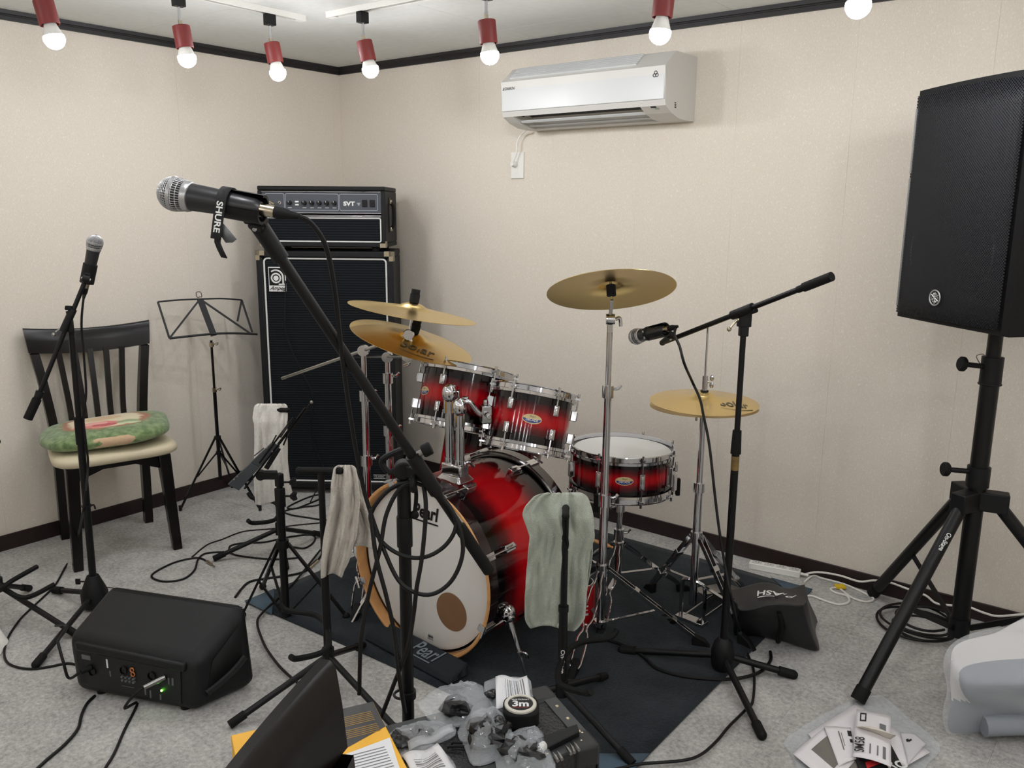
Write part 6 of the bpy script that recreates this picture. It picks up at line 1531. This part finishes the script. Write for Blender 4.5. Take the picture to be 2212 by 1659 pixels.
# coiled black cable by the tripod
cc_ = V((3.17, -.19, 0)); t = thing('coiled_cable', 'coiled black cable on the floor behind the tripod legs', 'cable', cc_, 'black cables on the floor')
pts = []
for i in range(5*16):
    a = 2*math.pi*i/16; k = i/80; r_ = .108-.02*math.sin(5.1*k*3)-.012*math.sin(i*.37)
    pts.append(cc_+V((r_*math.cos(a)*1.0+.01*math.sin(i*.21), min(.15, r_*math.sin(a)), .005+.0075*(i//16)+.003*math.sin(a*2+k*7))))
MB().tube(pts, .0045, 6, 2).build('wire', cable, t)

# ================================================================ BEDDING IN PLASTIC, PAPERS, CLOTH
bf, rr_ = V((FWD.x, FWD.y, 0)).normalized(), V((RGT.x, RGT.y, 0)).normalized()
B0_ = fl(2120, 1581); TF, TB = onz(2080, 1480, .2), onz(2042, 1386, .29); BB_ = V((TB.x+.02, TB.y, 0))
wid = .5
db_ = onz(2212, 1322, .29)-TB; db_ = db_/db_.length*wid
bedq = [B0_, B0_+rr_*wid, BB_+db_, BB_, TF, TF+rr_*wid, TB+db_, TB]
for q in bedq: q.y = min(q.y, -.03)
bed = thing('bedding_bundle', 'folded grey and white bedding wrapped in clear plastic by the tripod', 'bedding', (B0_+BB_)/2+rr_*.3)
def tb(Q, u, v, w):
    lo = (Q[0]*(1-u)+Q[1]*u)*(1-v)+(Q[3]*(1-u)+Q[2]*u)*v; hi = (Q[4]*(1-u)+Q[5]*u)*(1-v)+(Q[7]*(1-u)+Q[6]*u)*v
    return lo*(1-w)+hi*w
def sbox(Q, n, off, s, seed):
    c = sum(Q, V())/8; m = MB()
    for f in (lambda u, v: (u, v, 1), lambda u, v: (u, 0, v), lambda u, v: (1, u, v), lambda u, v: (1-u, 1, v), lambda u, v: (0, 1-u, v), lambda u, v: (u, 1-v, 0)):
        def g_(u, v, f=f):
            a, b, c_ = f(u, v); q = [2*t-1 for t in (a, b, c_)]
            L6 = (sum(abs(t)**6 for t in q))**(1/6); L = math.sqrt(sum(t*t for t in q)) or 1
            k = 1/max((sum(abs(t)**9 for t in q))**(1/9), 1e-6); q = [t*k*max(abs(x) for x in q) if True else t for t in q]
            p = tb(Q, *[(t+1)/2 for t in q])
            p = p+(p-c).normalized()*(off+s*math.sin(19*p.x+23*p.z+seed)*math.sin(17*p.y+29*p.z)+s*.5*math.sin(53*p.x-41*p.y+31*p.z))
            return V((p.x, min(p.y, -.012), max(p.z, .002)))
        m.grid(g_, n, n)
    return m
greyc = mat('bedding_grey', (150, 156, 164), .85, bump=.3, bscale=40); whitec = mat('bedding_white', (226, 224, 222), .85, bump=.3, bscale=40)
split = .58
Ql = [bedq[i] for i in range(4)]+[bedq[i]*(1-split)+bedq[i+4]*split for i in range(4)]
Qh = [bedq[i]*(1-split)+bedq[i+4]*split+Zup*.002 for i in range(4)]+[bedq[i+4]-Zup*.002 for i in range(4)]
for i in (0, 1): Qh[i] = Qh[i]+bf*.07; Qh[i+4] = Qh[i+4]+bf*.09
bm_ = sbox(bedq, 26, -.006, .006, 1); l0_ = tb(bedq, 0, .5, 1); l1_ = tb(bedq, 1, .45, 1); ln_ = V((-(l1_-l0_).y, (l1_-l0_).x, 0))
for i_, f_ in enumerate(bm_.f):
    c_ = sum((bm_.v[k] for k in f_), V())/len(f_)
    bm_.mi[i_] = 1 if (c_-l0_).dot(ln_) > 0 and c_.z > .12 else 0
bm_.build('folded_layers', [greyc, whitec], bed)
fr0 = tb(bedq, 0, 0, .16); MB().tube([tb(bedq, u, .02, .2+.04*math.sin(6*u))-bf*.012 for u in (.02, .2, .4, .6, .8, 1.0)], .03, 12).build('folded_edge', greyc, bed)
sbox(bedq, 30, .007, .008, 5).build('plastic_wrap', clear, bed, angle=22)
# papers in a clear bag
pb0 = fl(1860, 1590)
pbag = thing('document_bag', 'flat clear plastic bag of papers on the floor by the tripod foot', 'plastic bag', pb0)
pillow([(1694, 1602), (1740, 1568), (1800, 1535), (1850, 1512), (1905, 1506), (1960, 1552), (2030, 1612), (2005, 1650), (1960, 1690), (1760, 1690), (1705, 1625)], .001, .010, 11, .5).build('film', clear, pbag, angle=25)
def paper(name, label, q, z, m_, cat, curl=.004, group='loose papers in the bag'):
    P = [onz(x, y, z) for x, y in q]
    mb = MB().grid(lambda u, v: (P[0]*(1-u)+P[1]*u)*(1-v)+(P[3]*(1-u)+P[2]*u)*v+Zup*(curl*math.sin(3.1*u)*abs(math.sin(2.2*v+.3))), 10, 10)
    cc = sum(P, V())/4; t = thing(name, label, cat, V((cc.x, cc.y, 0)), group)
    mb.build('sheet', m_, t, solid=.0006)
    return t, (lambda u, v, o=.0012: (P[0]*(1-u)+P[1]*u)*(1-v)+(P[3]*(1-u)+P[2]*u)*v+Zup*(curl*math.sin(3.1*u)*abs(math.sin(2.2*v+.3))+o))
def prt(t, f, rects, m_, name='print'):
    mb = MB()
    for (u0, v0, u1, v1) in rects: mb.grid(lambda u, v: f(u0+(u1-u0)*u, v0+(v1-v0)*v), 4, 4)
    mb.build(name, m_, t, smooth=False)
pw = mat('paper_white', (234, 230, 232), .6); pgrey = mat('paper_grey_print', (120, 116, 108), .6); pblack = mat('paper_black_print', (26, 24, 24), .5)
t, f = paper('leaflet', 'large white leaflet with a grey picture at the bottom of the paper pile', [(1745, 1585), (1850, 1520), (2010, 1625), (1850, 1720)], .013, pw, 'paper')
prt(t, f, [(.05, .55, .42, .95)], pgrey)
t, f = paper('leaflet', 'white leaflet with grey photograph tucked under the price card', [(1712, 1628), (1780, 1572), (1850, 1640), (1800, 1700)], .016, pw, 'paper')
prt(t, f, [(.35, .2, .9, .8)], pgrey)
t, f = paper('leaflet', 'narrow white leaflet with small grey lines of text', [(1780, 1569), (1838, 1572), (1850, 1640), (1812, 1655)], .022, pw, 'paper')
prt(t, f, [(.45, .15, .5, .7), (.55, .2, .58, .6)], pgrey); prt(t, f, [(.82, .12, .98, .3), (.85, .4, .97, .5)], pblack, 'logo')
t, f = paper('black_package', 'black cardboard package with white and red lettering under the price card', [(1840, 1612), (1915, 1590), (1962, 1680), (1870, 1720)], .020, pblack, 'package', .002)
P2 = onz(1937, 1652, .024); MB().text('RO', .04, P2, rr_, bf, bold=.03).build('lettering', white_pr, t)
prt(t, lambda u, v, o=.002: f(u, v, o), [(.2, .42, .55, .55)], mat('red_print', (190, 40, 40), .5), 'red_band')
t, f = paper('price_card', 'white card printed with black model letters on top of the papers', [(1850, 1532), (1924, 1546), (1925, 1657), (1842, 1634)], .034, pw, 'card', .008)
P3 = f(.17, .78, .003); ux, uy = (f(.17, .6)-f(.17, .95)).normalized(), (f(0, .78)-f(.5, .78)).normalized()
MB().text('SM58', .034, P3, ux, uy, ext=.0015, bold=.01, sx=.9).build('model_letters', pblack, t)
fr_ = MB()
for (u0, v0, u1, v1) in ((.12, .08, .3, .11), (.12, .24, .3, .27), (.12, .08, .155, .27), (.265, .08, .3, .27)): fr_.grid(lambda u, v: f(u0+(u1-u0)*u, v0+(v1-v0)*v, .0015), 2, 2)
fr_.build('logo_frame', pblack, t, smooth=False)
prt(t, f, [(.68, .25, .86, .5), (.42, .72, .46, .9), (.62, .72, .66, .9), (.78, .7, .86, .92)], mat('print_grey', (120, 120, 122), .6))
q = [f(.02, .42, .004), f(.98, .52, .004), f(.98, .5, .004)+Zup*.03-bf*.03, f(.1, .44, .004)+Zup*.02-bf*.025]
MB().grid(lambda u, v: (q[0]*(1-u)+q[1]*u)*(1-v)+(q[3]*(1-u)+q[2]*u)*v+Zup*.012*math.sin(3.14*v)*math.sin(3.14*u), 10, 8).build('torn_flap', mat('card_cream', (214, 208, 196), .7), t, solid=.0008)
t, f = paper('leaflet', 'pale folded leaflet with a black bolt mark beside the price card', [(1945, 1582), (1975, 1585), (2002, 1606), (1962, 1650)], .020, mat('paper_pale', (206, 204, 206), .6), 'paper')
prt(t, f, [(.2, .3, .35, .4), (.3, .36, .5, .44)], pblack, 'bolt_mark')
# little white cloth at the left edge of the view
m = pillow([(-60, 1350), (-10, 1352), (10, 1372), (18, 1388), (8, 1402), (-5, 1418), (-60, 1420)], .002, .035, 21, .5)
solo(m, 'cloth', tw1, 'crumpled white cloth on the carpet beside the cable loop', 'cloth')

# ================================================================ CABLES
CG = 'black cables on the floor'
# near microphone cable: hangs from the microphone, is coiled round the clutch and drops to the floor
tl = MP+md*.19; dF = depth(FP+Zup*.8)-.035
def cf(x, y, d=0): return dp(x, y, dF+d)
t = thing('microphone_cable', 'black cable hanging from the near microphone and coiled round its stand', 'cable', FP+V((.03, -.03, 0)))
hang = [tl, dp(670, 480, 1.29), dp(703, 530, 1.32), dp(722, 620, 1.36), dp(738, 760, 1.44), dp(757, 900, 1.52), cf(778, 1020, -.02), cf(795, 1090), cf(830, 1190), cf(868, 1262), cf(925, 1285), cf(975, 1255), cf(1000, 1190), cf(985, 1120), cf(945, 1065), cf(895, 1042), cf(850, 1052), cf(815, 1085), cf(800, 1120), cf(825, 1170), cf(870, 1200), cf(920, 1203), cf(965, 1175), cf(985, 1130), cf(960, 1080), cf(905, 1045, -.005), cf(865, 1055, -.01), cf(835, 1110, -.01), cf(822, 1180, -.01), cf(812, 1220, -.01), cf(795, 1290), cf(780, 1380), cf(776, 1500, .02)]
MB().tube(hang, .0042, 8, 6).build('wire', cable, t)
l2 = [cf(915, 1048, -.01), cf(920, 1100, -.012), cf(912, 1200, -.012), cf(900, 1270, -.01), cf(893, 1330), cf(880, 1400), cf(850, 1480, .01), cf(815, 1570, .04)]
MB().tube(l2, .0042, 8, 6).build('wire', cable, t)
l3 = [cf(800, 1100, -.015), cf(812, 1200, -.015), cf(835, 1290, -.01), cf(852, 1370), cf(862, 1460), cf(875, 1540, .01)]
MB().tube(l3, .0042, 8, 6).build('wire', cable, t)
MB().torus(cf(893, 1045, -.02), RGT, .012, .006, 16, 8).build('velcro_tie', rubber, t)
# left microphone cable
lt = LM+(lmd+pn*.15).normalized()*.19
lw = [lt, gl(181, 640, -.02), gl(176, 700, -.01), gl(182, 780, -.01), gl(186, 850, -.01), gl(180, 900, -.01), gl(186, 960, -.01), gl(190, 1010, -.01), gl(180, 1100, -.01)]
fcable('microphone_cable', 'thin cable hanging from the upright microphone and looping to the wedge monitor', [(161, 1189), (141, 1225), (123, 1258), (108, 1276), (72, 1310), (45, 1336), (25, 1364), (14, 1386), (9, 1411), (16, 1431), (40, 1442), (72, 1445), (108, 1440), (145, 1433), (165, 1436)], .0038, pre=lw)
wsp = [bil(.02, 1.0, .03), bil(.06, .98, .05), bil(.1, .7, .06), bil(.1, .4, .05), bil(.16, .5, .03)]
t = thing('power_cable', 'black cable plugged into the left side of the wedge monitor panel', 'cable', fl(160, 1500)); MB().tube([onz(120, 1352, .02), onz(145, 1352, .13)]+wsp, .0042, 8).build('wire', cable, t)
MB().cyl(bil(.16, .5, .03), bil(.2, .54, .006), .009, n=12).build('plug', rubber, t)
pj = bil(.7, .5, .05)
t, _ = fcable('audio_cable', 'black audio cable with a silver plug in the wedge monitor panel', [(297, 1519), (269, 1577), (247, 1627), (227, 1660), (205, 1700)], .004, pre=[bil(.76, .58, .02), pj, bil(.64, .34, .07), bil(.6, .15, .08)])
MB().cyl(bil(.78, .62, .004), pj, .0085, .007, 12).build('plug', steel, t)
fcable('power_cable', 'black power cable leaving the wedge monitor towards the photographer', [(205, 1503), (188, 1520), (176, 1545), (168, 1575), (140, 1608), (105, 1638), (81, 1660), (50, 1690)], .0045, cable)
t, P = fcable('guitar_cable', 'black cable with bare jack plug looped beside the dark chair', [(447, 1212), (425, 1205), (380, 1214), (338, 1234), (328, 1247), (354, 1256), (395, 1251), (420, 1232), (428, 1208), (446, 1195), (489, 1193), (514, 1200), (560, 1206), (603, 1208), (650, 1204)], .004, group=CG)
j0, j1 = onz(447, 1212, .007), onz(464, 1224, .006); MB().cyl(j0, j0+(j1-j0)*.6, .006, n=12).cyl(j0+(j1-j0)*.6, j1, .003, n=10).build('jack_plug', nickel, t)
fcable('guitar_cable', 'thin black cable running along the carpet in front of the bass cabinet', [(415, 1203), (447, 1177), (480, 1165), (526, 1148), (588, 1142), (634, 1135), (704, 1128), (760, 1120)], .003, group=CG)
fcable('guitar_cable', 'black cable loop wound through the legs of the guitar stand with the white towel', [(495, 1191), (498, 1179), (526, 1173), (572, 1171), (618, 1161), (664, 1155), (680, 1159), (677, 1172), (658, 1184), (634, 1182), (600, 1176)], .004, group=CG)
fcable('guitar_cable', 'black cable bunched in loops at the foot of the bass cabinet', [(700, 1068), (680, 1070), (652, 1080), (621, 1096), (640, 1098), (677, 1084), (700, 1075), (690, 1090), (652, 1096), (615, 1104), (628, 1112), (664, 1118), (707, 1124), (760, 1126)], .004, group=CG)
cfn = -aY
def cfp(x, y, o=.035): return onp(x, y, aC+cfn*o, aY)
fcable('instrument_cable', 'thin black cable dropping down the front of the bass cabinet', [(670, 1085)], .003, pre=[cfp(617, 606, .02), cfp(616, 692), cfp(622, 733), cfp(643, 785), cfp(674, 846), cfp(677, 877), cfp(671, 932), cfp(688, 984), cfp(699, 1011), cfp(690, 1045, .06)])
t, P = fcable('instrument_cable', 'black cable with silver connector passing behind the wedge monitor', [(508, 1290), (535, 1259), (572, 1250), (634, 1241), (664, 1231), (685, 1212), (700, 1190)], .0045, group=CG)
MB().cyl(P[4], P[5], .008, n=12).build('connector', nickel, t)
fcable('instrument_cable', 'black cable crossing the carpet from the rug to the dark chair rail', [(692, 1188), (640, 1253), (603, 1290), (563, 1328), (556, 1348), (564, 1376), (578, 1405), (610, 1446), (659, 1486), (700, 1500)], .0042, z=.012, group=CG)
mt = RM+rmd*.19; cD = depth(RP+Zup*.8)
t, P = fcable('microphone_cable', 'black cable hanging from the microphone over the drums down to the carpet', [(1600, 1375), (1620, 1425), (1629, 1457), (1626, 1515), (1609, 1535), (1574, 1570), (1548, 1601), (1514, 1630), (1473, 1643), (1387, 1650), (1343, 1659), (1300, 1668)], .0042, z=.012,
              pre=[mt, dp(1457, 723, depth(mt)), dp(1468, 748, depth(mt)-.03), dp(1478, 785, depth(mt)-.06), dp(1496, 826, cD+.12), dp(1512, 862, cD+.1), dp(1520, 900, cD+.08), dp(1532, 960, cD+.06), dp(1544, 1067, cD+.05), dp(1553, 1140, cD+.04), dp(1566, 1221, cD+.03), dp(1582, 1300, cD+.01)])
fcable('drum_cable', 'black cable curving across the drum rug to the black bag', [(1300, 1380), (1330, 1387), (1365, 1402), (1392, 1420), (1418, 1443), (1473, 1460), (1545, 1467), (1597, 1465), (1641, 1452), (1664, 1428), (1664, 1408)], .0055, z=.014, group=CG)
